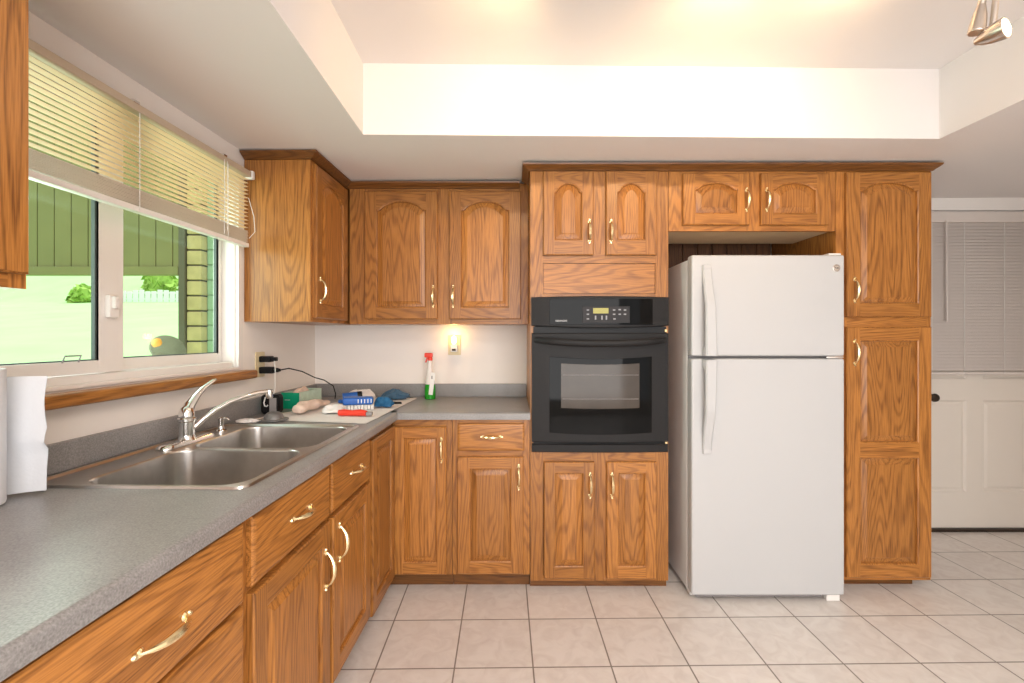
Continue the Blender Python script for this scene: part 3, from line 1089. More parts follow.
e = 0.0008
pA = P(-1.265, 2.190 - e, 0)[:2]
pB = P(UX + e, 2.190 - e, 0)[:2]
xC = P(UX + e, 2.62, 0)[0]
crown(CAB['corner'], [pA, pB, (xC, UY - e)], [(0, -1), (1, -1), (1, -1)])
crown(CAB['back'], [(xC + 0.001, UY - e), (0.042, UY - e)], [(1, -1), (0, -1)])
crown(CAB['oven'], [(OX0 - e, UY - 0.06), (OX0 - e, FY - e), (OX1, FY - e)], [(-0.9, 0), (-0.9, -1), (0, -1)])
crown(CAB['bridge'], [(OX1 + 0.001, FY - e), (1.6415, FY - e)], [(0, -1), (0, -1)])
crown(CAB['pantry'], [(1.6425, FY - e), (PX1 + e, FY - e), (PX1 + e, 2.94)], [(0, -1), (0.6, -1), (0.6, 0)])

# ================================================================== WORKTOP
CT, CBZ = 0.900, 0.8645
wt = thing('countertop', 'grey speckled laminate worktop turning the corner', 'countertop', (-0.95, 1.9, CBZ))
m = MB(True)
SX0, SX1, SY0, SY1 = -1.185, -0.665, 1.19, 1.965     # sink cut-out
fx = -0.575


def nosing(m, p0, p1, inw, t=CT, b=CBZ):
    """front strip with a rolled top edge from p0 to p1, inw = inward direction"""
    r = 0.013
    prof = [(0.0, b), (0.0, t - r)]
    for k in range(1, 6):
        a = k / 5 * math.pi / 2
        prof.append((r - r * math.cos(a), t - r + r * math.sin(a)))
    prof += [(0.06, t), (0.06, b)]
    rings = [[(p[0] + inw[0] * q, p[1] + inw[1] * q, z) for q, z in prof] for p in (p0, p1)]
    m.loops(rings, True, True, True)


nosing(m, (fx, 0.53), (fx, 2.40), (-1, 0))
m.box(-1.268, fx - 0.06, 0.53, SY0, CBZ, CT)
m.box(-1.268, fx - 0.06, SY1, 2.93, CBZ, CT)
m.box(SX1, fx - 0.06, SY0, SY1, CBZ, CT)
m.box(-1.268, SX0, SY0, SY1, CBZ, CT)
m.left = False
nosing(m, (-0.66, 2.334), (0.0915, 2.334), (0, 1))
m.box(-0.66, 0.0915, 2.394, 2.958, CBZ, CT)
m.build('worktop', COUNTER, wt)
m = MB(True)
m.box(-1.269, -1.249, 0.53, 2.93, CT, 0.983, bevel=0.004)
m.left = False
m.box(-1.245, 0.0915, 2.939, 2.9595, CT, 0.983, bevel=0.004)
m.build('backsplash', COUNTER, wt)

# ------------------------------------------------------------------ sink
sk = thing('kitchen_sink', 'double bowl stainless steel sink set in the grey worktop', 'sink', (-0.925, 1.575, CT), left=True)


def rrect(cx, cy, hx, hy, r, z, k=6):
    pts = []
    for (sx, sy, a0) in ((1, 1, 0), (-1, 1, 90), (-1, -1, 180), (1, -1, 270)):
        for i in range(k + 1):
            a = R(a0 + 90 * i / k)
            pts.append((cx + sx * (hx - r) + r * math.cos(a), cy + sy * (hy - r) + r * math.sin(a), z))
    return pts


m = MB(True)
RX0, RX1, RY0, RY1 = -1.222, -0.638, 1.160, 1.992
rz = CT + 0.0015
top = CT + 0.007
ym = 1.575
# rolled outer rim
rc = ((RX0 + RX1) / 2, (RY0 + RY1) / 2)
hx, hy = (RX1 - RX0) / 2, (RY1 - RY0) / 2
m.loops([rrect(*rc, hx, hy, 0.03, CT + 0.0006), rrect(*rc, hx - 0.003, hy - 0.003, 0.028, top), rrect(*rc, hx - 0.012, hy - 0.012, 0.022, top), rrect(*rc, hx - 0.018, hy - 0.018, 0.016, rz)])
# deck split into two halves, each round its own bowl
ix0, ix1, iy0, iy1 = RX0 + 0.018, RX1 - 0.018, RY0 + 0.018, RY1 - 0.018
bowls = []
for a, b in ((iy0, ym), (ym, iy1)):
    bx0, bx1 = -1.105, ix1 - 0.012
    by0, by1 = (a + 0.012, b - 0.014) if a < 1.3 else (a + 0.014, b - 0.012)
    bc = ((bx0 + bx1) / 2, (by0 + by1) / 2)
    bhx, bhy = (bx1 - bx0) / 2, (by1 - by0) / 2
    bowls.append((bc, bhx, bhy))
    rect = rrect((ix0 + ix1) / 2, (a + b) / 2, (ix1 - ix0) / 2, (b - a) / 2, 0.0004, rz)
    m.loops([rect, rrect(*bc, bhx, bhy, 0.065, rz)])
m.build('deck', STEEL, sk)
for bc, bhx, bhy in bowls:
    m = MB(True)
    m.loops([rrect(*bc, bhx, bhy, 0.065, rz), rrect(*bc, bhx - 0.004, bhy - 0.004, 0.062, rz - 0.006), rrect(*bc, bhx - 0.008, bhy - 0.008, 0.06, rz - 0.14),
             rrect(*bc, bhx - 0.018, bhy - 0.018, 0.055, rz - 0.165), rrect(*bc, bhx - 0.05, bhy - 0.05, 0.04, rz - 0.175)], cap1=True)
    bo = m.build('bowl', STEEL, sk)
    m = MB(True)
    m.lathe([(0.055, 0.0005), (0.052, 0.003), (0.042, 0.002), (0.036, -0.0)], (bc[0], bc[1], rz - 0.1745), 24)
    m.build('drain', STEELD, bo)

# ------------------------------------------------------------------ faucet
fc = thing('faucet', 'chrome single lever faucet standing on the sink rim', 'faucet', (-1.150, 1.655, rz), left=True)
fX, fY = -1.150, 1.655
m = MB(True)
rings = []
for sc, h in ((1.0, 0.0008), (1.0, 0.006), (0.9, 0.013), (0.6, 0.017)):
    rings.append([(x, y, rz + h) for x, y, _ in rrect(fX, fY, 0.028 * sc, 0.125 * (0.5 + 0.5 * sc), 0.0275 * sc, 0)])
m.loops(rings, True, True, True)
m.build('base_plate', CHROME, fc)
m = MB(True)
m.lathe([(0.030, 0.012), (0.026, 0.022), (0.024, 0.03), (0.024, 0.075), (0.029, 0.080), (0.029, 0.088), (0.025, 0.092), (0.026, 0.108), (0.020, 0.125), (0.008, 0.133)], (fX, fY, rz), 24)
m.build('body', CHROME, fc)
m = MB(True)
m.tube([(fX, fY - 0.004, rz + 0.105), (fX + 0.002, fY + 0.012, rz + 0.135), (fX + 0.01, fY + 0.035, rz + 0.165), (fX + 0.018, fY + 0.06, rz + 0.19), (fX + 0.03, fY + 0.095, rz + 0.213), (fX + 0.034, fY + 0.108, rz + 0.217)],
       [0.020, 0.018, 0.013, 0.010, 0.008, 0.0055], 12, flat=(0.75, 1.1))
m.build('lever', CHROME, fc)
m = MB(True)
sp = [(fX + 0.012, fY + 0.018, rz + 0.050), (fX + 0.030, fY + 0.042, rz + 0.078), (fX + 0.055, fY + 0.075, rz + 0.108), (fX + 0.085, fY + 0.112, rz + 0.132), (fX + 0.115, fY + 0.150, rz + 0.147), (fX + 0.145, fY + 0.190, rz + 0.156), (fX + 0.170, fY + 0.222, rz + 0.158)]
m.tube(sp, [0.0115, 0.010, 0.0095, 0.009, 0.009, 0.009, 0.009], 12)
m.build('spout', CHROME, fc)
m = MB(True)
m.lathe([(0.0125, 0.008), (0.0135, 0.0), (0.0135, -0.022), (0.0105, -0.026)], (fX + 0.174, fY + 0.228, rz + 0.156), 16)
m.build('aerator', CHROME, fc)

# small capped nozzle on the sink rim
m = MB(True)
m.lathe([(0.022, 0.0008), (0.022, 0.006), (0.012, 0.012), (0.011, 0.022), (0.009, 0.024), (0.009, 0.045), (0.0105, 0.047), (0.0105, 0.055), (0.004, 0.058)], (-1.155, 1.85, rz), 18)
m.tube([(-1.155, 1.85, rz + 0.05), (-1.14, 1.86, rz + 0.052), (-1.132, 1.865, rz + 0.045)], 0.0045, 8)
tag(m.build('soap_dispenser', CHROME, origin=P(-1.155, 1.85, rz)), 'small chrome pump nozzle on the sink rim beyond the faucet', 'soap dispenser')

# ================================================================== OVEN
ov = thing('wall_oven', 'black built-in electric wall oven with a bowed door handle', 'oven', (0.443, 2.65, OZ0))
m = MB()
m.box(0.120, 0.766, FY + 0.021, 2.90, OZ0, OZ1)
m.build('casing', OVENB, ov)
Xa, Xb = 0.098, 0.788
oc = (Xa + Xb) / 2


def bowed(m, x0, x1, z0f, z1f, y0, yb, bow, n=20, mi=None, eb=0.004):
    """plate whose front bows out towards the room by bow at the middle; z0f/z1f give lower and upper edge per t in -1..1"""
    rings = []
    for k in range(n + 1):
        t = -1 + 2 * k / n
        x = (x0 + x1) / 2 + (x1 - x0) / 2 * t
        y = y0 - bow * (1 - t * t)
        a, b = z0f(t), z1f(t)
        rings.append([(x, yb, a), (x, y + eb, a), (x, y, a + eb), (x, y, b - eb), (x, y + eb, b), (x, yb, b)])
    m.loops(rings, True, True, True, mi)


yF = FY - 0.022
m = MB()
bowed(m, Xa, Xb, lambda t: 1.325 + 0.012 * t * t, lambda t: 1.484 - 0.004 * t * t, yF, FY - 0.0005, 0.022)
cp = m.build('control_panel', OVENB, ov)
m = MB()
bowed(m, oc - 0.255, oc + 0.260, lambda t: 1.341, lambda t: 1.470, yF - 0.0155, yF + 0.004, 0.0105, eb=0.001)
m.build('glass_strip', OVENG, cp)
yG = yF - 0.0285
m = MB()
m.box(oc - 0.092, oc + 0.142, yG, yG + 0.012, 1.350, 1.432, bevel=0.001)
kp = m.build('key_field', KEYP, cp)
m = MB()
m.box(oc - 0.040, oc + 0.036, yG - 0.0012, yG + 0.004, 1.397, 1.424)
m.build('display', LCD, cp)
KEYM = plain('dim_key_print', (0.30, 0.30, 0.32), 0.5)
for x, z in [(-0.066, 1.414), (-0.066, 1.393), (-0.066, 1.370), (0.064, 1.414), (0.092, 1.416), (0.118, 1.414), (0.064, 1.393), (0.092, 1.393), (0.118, 1.393), (0.066, 1.370)]:
    m = MB()
    m.box(oc + x - 0.006, oc + x + 0.006, yG - 0.0012, yG + 0.002, z - 0.0032, z + 0.0032)
    m.build('key', KEYM, cp)
for x in (-0.028, 0.004, 0.026):
    m = MB()
    m.box(oc + x - 0.0035, oc + x + 0.0035, yG - 0.0012, yG + 0.002, 1.366, 1.386)
    m.build('key', KEYM, cp)


def text(body, loc, size, mat, parent, name, rot=(90, 0, 0), extrude=0.0004, font_align='CENTER'):
    cu = bpy.data.curves.new(name, 'FONT')
    cu.body = body
    cu.size = size
    cu.extrude = extrude
    cu.align_x = font_align
    cu.align_y = 'CENTER'
    cu.materials.append(mat)
    tmp = bpy.data.objects.new(name, cu)
    col.objects.link(tmp)
    dg = bpy.context.evaluated_depsgraph_get()
    me = bpy.data.meshes.new_from_object(tmp.evaluated_get(dg))
    bpy.data.objects.remove(tmp)
    o = bpy.data.objects.new(name, me)
    col.objects.link(o)
    o.rotation_euler = [R(a) for a in rot]
    o.parent = parent
    o.location = Vector(loc) - Vector(parent['org'])
    return o


text('KENMORE', (oc - 0.197, yF - 0.022, 1.360), 0.0125, MARK, cp, 'badge_lettering')
# door
m = MB()
dz0_, dz1_ = 0.752, 1.300
bowed(m, Xa + 0.002, Xb - 0.002, lambda t: dz0_, lambda t: dz1_, yF, FY - 0.0005, 0.012)
od = m.build('oven_door', OVENB, ov)
m = MB()
bowed(m, oc - 0.255, oc + 0.258, lambda t: 0.797 - 0.010 * (1 - t * t) + 0.004, lambda t: 1.182 - 0.012 * (1 - t * t), yF - 0.0065, yF + 0.004, 0.0065, eb=0.001)
m.build('door_glass', OVENG, od)
m = MB()
bowed(m, oc - 0.197, oc + 0.195, lambda t: 0.925 - 0.004 * (1 - t * t), lambda t: 1.148 - 0.006 * (1 - t * t), yF - 0.0105, yF - 0.002, 0.0040, eb=0.0005)
wi = m.build('oven_window', OVENW, od)
for z in (1.09, 0.97):
    m = MB()
    m.tube([(oc - 0.19, yF - 0.0116, z), (oc - 0.05, yF - 0.0150, z), (oc + 0.05, yF - 0.0150, z), (oc + 0.19, yF - 0.0116, z)], 0.0012, 6)
    m.build('rack_edge', GREYP, od)
m = MB()
pts, rad = [], []
for k in range(25):
    t = -1 + 2 * k / 24
    x = oc + 0.325 * t
    out = 0.058 * (1 - abs(t) ** 5)
    pts.append((x, yF - 0.004 - out, 1.266 - 0.018 * (1 - t * t)))
    rad.append(0.017 if abs(t) < 0.9 else 0.015)
m.tube(pts, rad, 12, flat=(1.0, 0.6))
m.build('door_handle', OVENB, od)
m = MB()
bowed(m, Xa + 0.002, Xb - 0.002, lambda t: 0.700, lambda t: 0.741, yF + 0.004, FY - 0.0005, 0.012)
m.build('vent_trim', OVENB, ov)
for z0, z1 in ((0.738, 0.756), (1.298, 1.332)):
    m = MB()
    m.box(Xa + 0.01, Xb - 0.01, FY - 0.010, FY - 0.0005, z0, z1)
    m.build('vent_gap', BLACKP, ov)
for x, z in ((Xb - 0.012, 1.312), (Xb - 0.010, 0.748)):
    m = MB()
    m.box(x - 0.005, x + 0.005, FY - 0.018, FY - 0.009, z - 0.006, z + 0.006, bevel=0.001)
    m.build('hinge_pin', BRASSD, ov)

# ================================================================== FRIDGE
FX0, FX1 = 0.866, 1.604
FD = 2.240
fg = thing('refrigerator', 'white top freezer refrigerator standing between oven tower and pantry', 'refrigerator', (1.235, 2.55, 0))
m = MB()
m.box(FX0 + 0.002, FX1 - 0.002, FD + 0.072, 2.915, 0.030, 1.662, bevel=0.006)
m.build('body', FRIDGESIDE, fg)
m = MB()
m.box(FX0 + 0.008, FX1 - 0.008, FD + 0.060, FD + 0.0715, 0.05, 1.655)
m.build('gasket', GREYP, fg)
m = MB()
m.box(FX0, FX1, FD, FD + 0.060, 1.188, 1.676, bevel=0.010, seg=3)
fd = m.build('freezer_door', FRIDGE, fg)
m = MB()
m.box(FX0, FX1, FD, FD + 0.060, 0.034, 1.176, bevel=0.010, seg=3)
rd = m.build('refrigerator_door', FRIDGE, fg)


def fhandle(parent, z_att, z_end, xw=0.050):
    """flat bar; z_att is the end that tapers into the door, z_end the end that stands proud at the split"""
    m = MB()
    n = 18
    rings = []
    hx = FX0 + 0.070
    for k in range(n + 1):
        t = k / n
        z = z_att + (z_end - z_att) * t
        out = 0.012 + 0.040 * min(1, t / 0.45) ** 1.4
        w = 0.021 + 0.006 * t
        x = hx + 0.006 * t
        y1 = FD - 0.0008 if (t < 0.06 or t > 0.93) else FD - out + 0.018
        y1 = max(y1, FD - out + 0.006)
        y0 = FD - out
        rings.append([(x - w, y1, z), (x - w, y0 + 0.006, z), (x - w + 0.006, y0, z), (x + w - 0.006, y0, z), (x + w, y0 + 0.006, z), (x + w, y1, z)])
    m.loops(rings, True, True, True)
    m.box(hx - 0.018, hx + 0.018, FD - 0.016, FD - 0.0005, min(z_att, z_att + 0.02 * (1 if z_end > z_att else -1)), max(z_att, z_att + 0.02 * (1 if z_end > z_att else -1)), bevel=0.003)
    return m.build('handle', FRIDGE, parent)


fhandle(fd, 1.625, 1.192)
fhandle(rd, 0.720, 1.172)
m = MB()
m.box(FX1 - 0.085, FX1 - 0.004, FD + 0.004, FD + 0.058, 1.1775, 1.1865, bevel=0.001)
m.build('middle_hinge', CHROME, fg)
m = MB()
m.box(FX1 - 0.07, FX1 - 0.01, FD + 0.012, FD + 0.12, 1.677, 1.686, bevel=0.003)
m.build('top_hinge', WHITEP, fg)
m = MB()
m.box(FX0 + 0.03, FX1 - 0.09, FD + 0.03, FD + 0.07, 0.012, 0.033, bevel=0.002)
m.build('base_grille', GREYP, fg)
for x0, x1 in ((FX1 - 0.08, FX1 - 0.015), (FX0 + 0.015, FX0 + 0.05)):
    m = MB()
    m.box(x0, x1, FD + 0.012 + (0.05 if x0 < 1 else 0), FD + 0.07 + (0.05 if x0 < 1 else 0), 0.001, 0.032, bevel=0.004)
    m.build('foot', WHITEP, fg)
for x0 in (FX0 + 0.05, FX1 - 0.10):
    m = MB()
    m.box(x0, x0 + 0.05, 2.80, 2.86, 0.001, 0.031, bevel=0.004)
    m.build('foot', GREYP, fg)
m = MB()
bcx, bcz = 1.562, 1.612
m.lathe([(0.018, -0.0005), (0.018, 0.003), (0.0155, 0.0042)], (bcx, FD, bcz), 28, axis=(0, -1, 0))
bd = m.build('badge', NICKEL, fd)
m = MB()
rg = [(bcx + 0.0145 * math.cos(a), FD - 0.0044, bcz + 0.0145 * math.sin(a)) for a in [2 * math.pi * k / 28 for k in range(29)]]
m.tube(rg, 0.0011, 6)
m.build('badge_ring', GREYP, fd)
text('GE', (bcx, FD - 0.0044, bcz), 0.015, GASKET, fd, 'badge_lettering', extrude=0.0003)

# ================================================================== ELECTRICAL BITS
# back wall outlet with a plugged-in night light
m = MB()
ox, oz = -0.366, 1.227
m.box(ox - 0.040, ox + 0.040, 2.953, 2.9595, oz - 0.063, oz + 0.063, bevel=0.003)
tag(m.build('power_outlet', IVORY, origin=(ox, 2.9595, oz)), 'ivory outlet plate on the back wall behind the lit night light', 'outlet')
nl = thing('night_light', 'small glowing night light plugged into the back wall outlet', 'night light', (ox, 2.953, oz - 0.02))
m = MB()
m.box(ox - 0.022, ox + 0.022, 2.925, 2.9525, oz - 0.042, oz + 0.004, bevel=0.005)
m.build('plug_body', WHITEP, nl)
m = MB()
m.box(ox - 0.012, ox + 0.012, 2.9225, 2.926, oz - 0.036, oz - 0.022, bevel=0.001)
m.build('sensor', KNOBM, nl)
m = MB()
m.lathe([(0.010, 0.0), (0.017, 0.012), (0.019, 0.03), (0.015, 0.048), (0.004, 0.056)], (ox, 2.932, oz + 0.005), 16)
m.build('bulb', BULBN, nl)
lamp('night_light_glow', 'POINT', (ox, 2.905, oz + 0.055), 0.55, (1.0, 0.62, 0.22), shadow_soft_size=0.02)

# window wall outlet with two black plugs
oy, oz = 2.318, 1.142
m = MB(True)
m.box(-1.2695, -1.263, oy - 0.040, oy + 0.040, oz - 0.063, oz + 0.063, bevel=0.003)
tag(m.build('power_outlet', IVORY, origin=P(-1.2695, oy, oz)), 'ivory outlet plate on the window wall holding two black plugs', 'outlet')
m = MB(True)
m.box(-1.2625, -1.205, oy - 0.018, oy + 0.022, oz + 0.012, oz + 0.042, bevel=0.005)
m.box(-1.205, -1.180, oy - 0.010, oy + 0.014, oz + 0.017, oz + 0.037, bevel=0.004)
m.tube([(-1.19, oy - 0.006, oz + 0.02), (-1.172, oy - 0.030, oz - 0.02), (-1.172, oy - 0.032, oz - 0.12), (-1.185, oy - 0.03, oz - 0.165), (-1.19, oy - 0.03, 0.995)], 0.0022, 6, mi=1)
tag(m.build('power_adapter', [BLACKP, WHITEP], origin=P(-1.2625, oy, oz)), 'upper black plug with a thin white cord hanging down', 'plug')
m = MB(True)
m.box(-1.2625, -1.195, oy - 0.018, oy + 0.022, oz - 0.045, oz - 0.012, bevel=0.005)
m.lathe([(0.012, 0), (0.011, 0.02), (0.006, 0.035)], (-1.196, oy, oz - 0.028), 12, axis=(1, 0, 0))
cord = [(-1.165, oy, oz - 0.028), (-1.14, oy + 0.04, oz - 0.022), (-1.12, oy + 0.14, oz - 0.045), (-1.10, oy + 0.25, oz - 0.088), (-1.08, oy + 0.32, oz - 0.108), (-1.06, oy + 0.40, oz - 0.150), (-1.058, oy + 0.43, oz - 0.20), (-1.07, oy + 0.45, 0.911)]
m.tube(cord, 0.0032, 8)
tag(m.build('power_adapter', [BLACKP], origin=P(-1.2625, oy, oz - 0.03)), 'lower black plug with a dark cord draping to the counter', 'plug')

# ================================================================== THINGS ON THE COUNTER
# paper towel roll, one sheet hanging loose
pt = thing('paper_towel_roll', 'standing white paper towel roll with a loose sheet', 'paper towel', (-1.212, 1.03, CT), left=False)
m = MB()
pc = (-1.212, 1.03)
rr = 0.062
m.lathe([(0.019, 0.004), (rr, 0.004), (rr + 0.001, 0.008), (rr + 0.001, 0.306), (rr, 0.310), (0.019, 0.310)], (pc[0], pc[1], CT), 36, cap0=True, cap1=False)
m.lathe([(0.019, 0.310), (0.0185, 0.28), (0.018, 0.01)], (pc[0], pc[1], CT), 24, cap0=False, cap1=True)
m.build('roll', PAPER, pt)
m = MB()
rings = []
nz_ = 16
for j in range(nz_ + 1):
    z = CT + 0.006 + 0.282 * j / nz_
    v = j / nz_
    row = []
    for i in range(11):
        u = i / 10
        ext = 0.103 + 0.014 * math.exp(-((v - 0.46) / 0.25) ** 2) - 0.012 * (1 - v) - 0.008 * v
        x = pc[0] - 0.006 + ext * u - 0.003 * math.sin(v * 9) * u
        y = pc[1] + rr + 0.0025 + 0.022 * u + 0.008 * math.sin(u * 3.0) + 0.008 * u * math.sin(v * 6.5 + 1) - (0.014 * math.exp(-((v - 0.46) / 0.05) ** 2)) * u
        row.append((x, y, z + 0.006 * u * (1 - v)))
    rings.append(row)
m.loops(rings, False)
m.loops([[(x, y + 0.0012, z) for x, y, z in r] for r in rings], False)
m.build('loose_sheet', PAPER, pt)

# paper mat beyond the sink
m = MB()
rnd = random.Random(3)
q = [P(-0.632, 2.03, 0)[:2], (-0.585, 2.86), (-0.95, 2.90), P(-1.19, 2.12, 0)[:2]]
nu, nv = 16, 10
rows = []
for j in range(nv + 1):
    v = j / nv
    row = []
    for i in range(nu + 1):
        u = i / nu
        x = (1 - v) * ((1 - u) * q[0][0] + u * q[1][0]) + v * ((1 - u) * q[3][0] + u * q[2][0])
        y = (1 - v) * ((1 - u) * q[0][1] + u * q[1][1]) + v * ((1 - u) * q[3][1] + u * q[2][1])
        row.append((x, y, CT + 0.0022 + rnd.random() * 0.0008))
    rows.append(row)
m.loops(rows, False)
m.loops([[(x, y, CT + 0.0006) for x, y, z in r] for r in rows], False)
tag(m.build('paper_mat', CLOTHW, origin=(-0.85, 2.45, CT)), 'white paper sheet spread on the counter under the cleaning things', 'paper')
MT = CT + 0.0036

# black gadget
g = thing('charger_dock', 'small black rounded dock with a grey face beside the green box', 'gadget', (-1.185, 2.30, CT))
m = MB()
m.box(-1.232, -1.142, 2.27, 2.335, CT + 0.0008, CT + 0.098, bevel=0.018, seg=4)
m.build('housing', BLACKP, g)
m = MB()
m.box(-1.184, -1.150, 2.2665, 2.272, CT + 0.015, CT + 0.082, bevel=0.0024)
m.build('face_plate', GREYP, g)
m = MB()
m.tube([(-1.20, 2.263, CT + 0.088), (-1.205, 2.258, CT + 0.06), (-1.20, 2.257, CT + 0.045), (-1.19, 2.257, CT + 0.043), (-1.186, 2.258, CT + 0.05)], 0.003, 8)
m.build('hook', WHITEP, g)

# green carton
g = thing('carton', 'open carton with a green end and mint sides near the corner', 'box', (-1.165, 2.45, CT))
Mx = Matrix.Rotation(R(-9), 3, 'Z')
gc = (-1.165, 2.45, CT)
m = MB()
m.box(-1.222, -1.118, 2.450, 2.452, CT + 0.001, CT + 0.086, rot=Mx, about=gc)
m.build('green_end', GREENB, g)
m = MB()
m.box(-1.222, -1.220, 2.452, 2.66, CT + 0.001, CT + 0.084, rot=Mx, about=gc)
m.box(-1.120, -1.118, 2.452, 2.66, CT + 0.001, CT + 0.088, rot=Mx, about=gc)
m.box(-1.220, -1.120, 2.658, 2.66, CT + 0.001, CT + 0.088, rot=Mx, about=gc)
m.box(-1.220, -1.120, 2.452, 2.658, CT + 0.001, CT + 0.003, rot=Mx, about=gc)
m.build('side_panels', MINT, g)
m = MB()
m.box(-1.200, -1.170, 2.4493, 2.4499, CT + 0.046, CT + 0.049, rot=Mx, about=gc)
m.build('printed_line', MARK, g)
m = MB()
m.blob((-1.155, 2.55, CT + 0.055), (0.036, 0.075, 0.045), 0.2, 5)
tag(m.build('tissue', CLOTHP, origin=(-1.155, 2.55, CT + 0.055)), 'pinkish crumpled tissue inside the open carton', 'tissue')

# sink strainer dome
m = MB()
m.lathe([(0.062, 0.0), (0.062, 0.004), (0.044, 0.006), (0.041, 0.014), (0.036, 0.026), (0.024, 0.035), (0.008, 0.038)], (-1.085, 2.118, MT - 0.0002), 28)
tag(m.build('sink_stopper', plain('worn_grey_rubber', (0.22, 0.215, 0.215), 0.4, metal=0.35), origin=(-1.085, 2.118, MT)), 'grey domed sink stopper at the far rim of the sink', 'stopper')

# scraps and cloths
m = MB()
m.blob((-1.168, 2.055, CT + 0.001), (0.055, 0.022, 0.017), 0.35, 11)
tag(m.build('paper_scrap', CLOTHW, origin=(-1.168, 2.055, CT)), 'crumpled white paper scrap behind the sink by the wall', 'paper scrap')
m = MB()
a, b = Vector((-1.035, 2.22, MT + 0.020)), Vector((-1.01, 2.54, MT + 0.032))
pts, rad = [], []
for k in range(13):
    t = k / 12
    p = a.lerp(b, t)
    rr_ = 0.015 + 0.015 * math.sin(math.pi * min(1, 0.2 + t * 0.85)) + 0.003 * math.sin(k * 2.3)
    pts.append((p.x + 0.008 * math.sin(k * 1.3), p.y, MT + rr_ * 0.9 + 0.001))
    rad.append(rr_)
m.tube(pts, rad, 14, flat=(0.88, 1.25))
tag(m.build('cleaning_cloth', CLOTHP, origin=(-1.02, 2.3, MT)), 'rolled peach cloth lying in front of the mint carton', 'cloth')
m = MB()
m.blob((-0.885, 2.31, MT), (0.058, 0.058, 0.040), 0.12, 21, fold=4)
tag(m.build('cleaning_cloth', CLOTHW, origin=(-0.885, 2.31, MT)), 'folded white cloth between the peach roll and the blue brush', 'cloth')
m = MB()
m.blob((-0.92, 2.835, MT), (0.085, 0.050, 0.052), 0.25, 31)
tag(m.build('cleaning_cloth', CLOTHW, origin=(-0.92, 2.835, MT)), 'cream crumpled cloth at the back beside the slate blue gloves', 'cloth')

crumple_tex = bpy.data.textures.new('crumple', 'CLOUDS')
crumple_tex.noise_scale = 0.022
crumple_tex.noise_depth = 2


def crumple(o, strength=0.012):
    o.modifiers.clear()
    sd = o.modifiers.new('smooth', 'SUBSURF')
    sd.levels = sd.render_levels = 2
    dp = o.modifiers.new('creases', 'DISPLACE')
    dp.texture = crumple_tex
    dp.texture_coords = 'LOCAL'
    dp.strength = strength
    dp.mid_level = 0.62
    o.location.z += 0.005


# navy roll with black end
g = thing('lint_roller', 'blue and black lint roller lying behind the brush', 'roller', (-0.94, 2.69, MT))
m = MB()
m.tube([(-0.980, 2.69, MT + 0.026), (-0.905, 2.72, MT + 0.030)], [0.024, 0.026], 14)
m.box(-0.985, -0.895, 2.63, 2.665, MT + 0.0005, MT + 0.020, bevel=0.005)
m.build('barrel', BLUE, g)
m = MB()
m.tube([(-0.9045, 2.7202, MT + 0.0300), (-0.880, 2.730, MT + 0.032)], [0.027, 0.027], 14)
m.build('end_cap', BLACKP, g)

# scrub brush
g = thing('scrub_brush', 'blue block brush with white bristles lying on the paper', 'brush', (-0.80, 2.42, MT))
Mb = Matrix.Rotation(R(14), 3, 'Z')
bc_ = (-0.80, 2.42, MT + 0.03)
m = MB()
m.box(-0.875, -0.725, 2.385, 2.455, MT + 0.0265, MT + 0.064, bevel=0.009, seg=3, rot=Mb, about=bc_)
m.build('block', BLUE, g)
m = MB()
for i in range(9):
    x = -0.868 + i * 0.0165
    m.box(x, x + 0.0145, 2.389, 2.451, MT + 0.0005, MT + 0.0262, bevel=0.002, seg=1, rot=Mb, about=bc_)
m.build('bristles', CLOTHW, g)
m = MB()
for i in range(5):
    x = -0.80 + i * 0.016
    m.box(x, x + 0.004, 2.3838, 2.388, MT + 0.036, MT + 0.056, rot=Mb, about=bc_)
m.build('grip_lines', WHITEP, g)

# red tool
g = thing('scraper', 'red handled scraper lying nearest the counter edge', 'tool', (-0.75, 2.20, MT))
m = MB()
m.tube([(-0.825, 2.215, MT + 0.0150), (-0.80, 2.215, MT + 0.0170), (-0.76, 2.213, MT + 0.0148), (-0.72, 2.21, MT + 0.0170), (-0.69, 2.205, MT + 0.0150)], [0.014, 0.016, 0.0138, 0.016, 0.013], 12)
m.build('handle', RED, g)
m = MB()
m.box(-0.6895, -0.662, 2.192, 2.216, MT + 0.004, MT + 0.022, bevel=0.003)
m.build('ferrule', GREYP, g)

# slate blue gloves
g = MB()
g.blob((-0.705, 2.80, MT), (0.075, 0.050, 0.060), 0.35, 41, nu=30, fold=7)
for k, (dx, dy, dz) in enumerate(((0.09, -0.02, 0.016), (0.10, 0.0, 0.02), (0.095, 0.02, 0.016), (0.08, 0.035, 0.014))):
    g.tube([(-0.705 + 0.02, 2.79 + dy * 0.5, MT + 0.03), (-0.705 + dx * 0.5, 2.79 + dy, MT + dz + 0.012), (-0.705 + dx * 0.95, 2.785 + dy * 1.3, MT + dz)], [0.014, 0.013, 0.010], 10)
tag(g.build('rubber_gloves', SLATE, origin=(-0.705, 2.80, MT)), 'crumpled slate blue rubber gloves near the back wall', 'gloves')
m = MB()
m.blob((-0.685, 2.49, MT), (0.048, 0.036, 0.050), 0.35, 51, nu=26, fold=3)
tag(m.build('rag', TEAL, origin=(-0.685, 2.49, MT)), 'peaked teal blue rag right of the brush', 'rag')
m = MB()
m.tube([(-0.745, 2.60, MT + 0.0072), (-0.69, 2.602, MT + 0.0082), (-0.62, 2.612, MT + 0.0062)], [0.0065, 0.0075, 0.0055], 10)
tag(m.build('pen', BLACKP, origin=(-0.69, 2.60, MT)), 'black stick like tool lying between gloves and rag', 'tool')

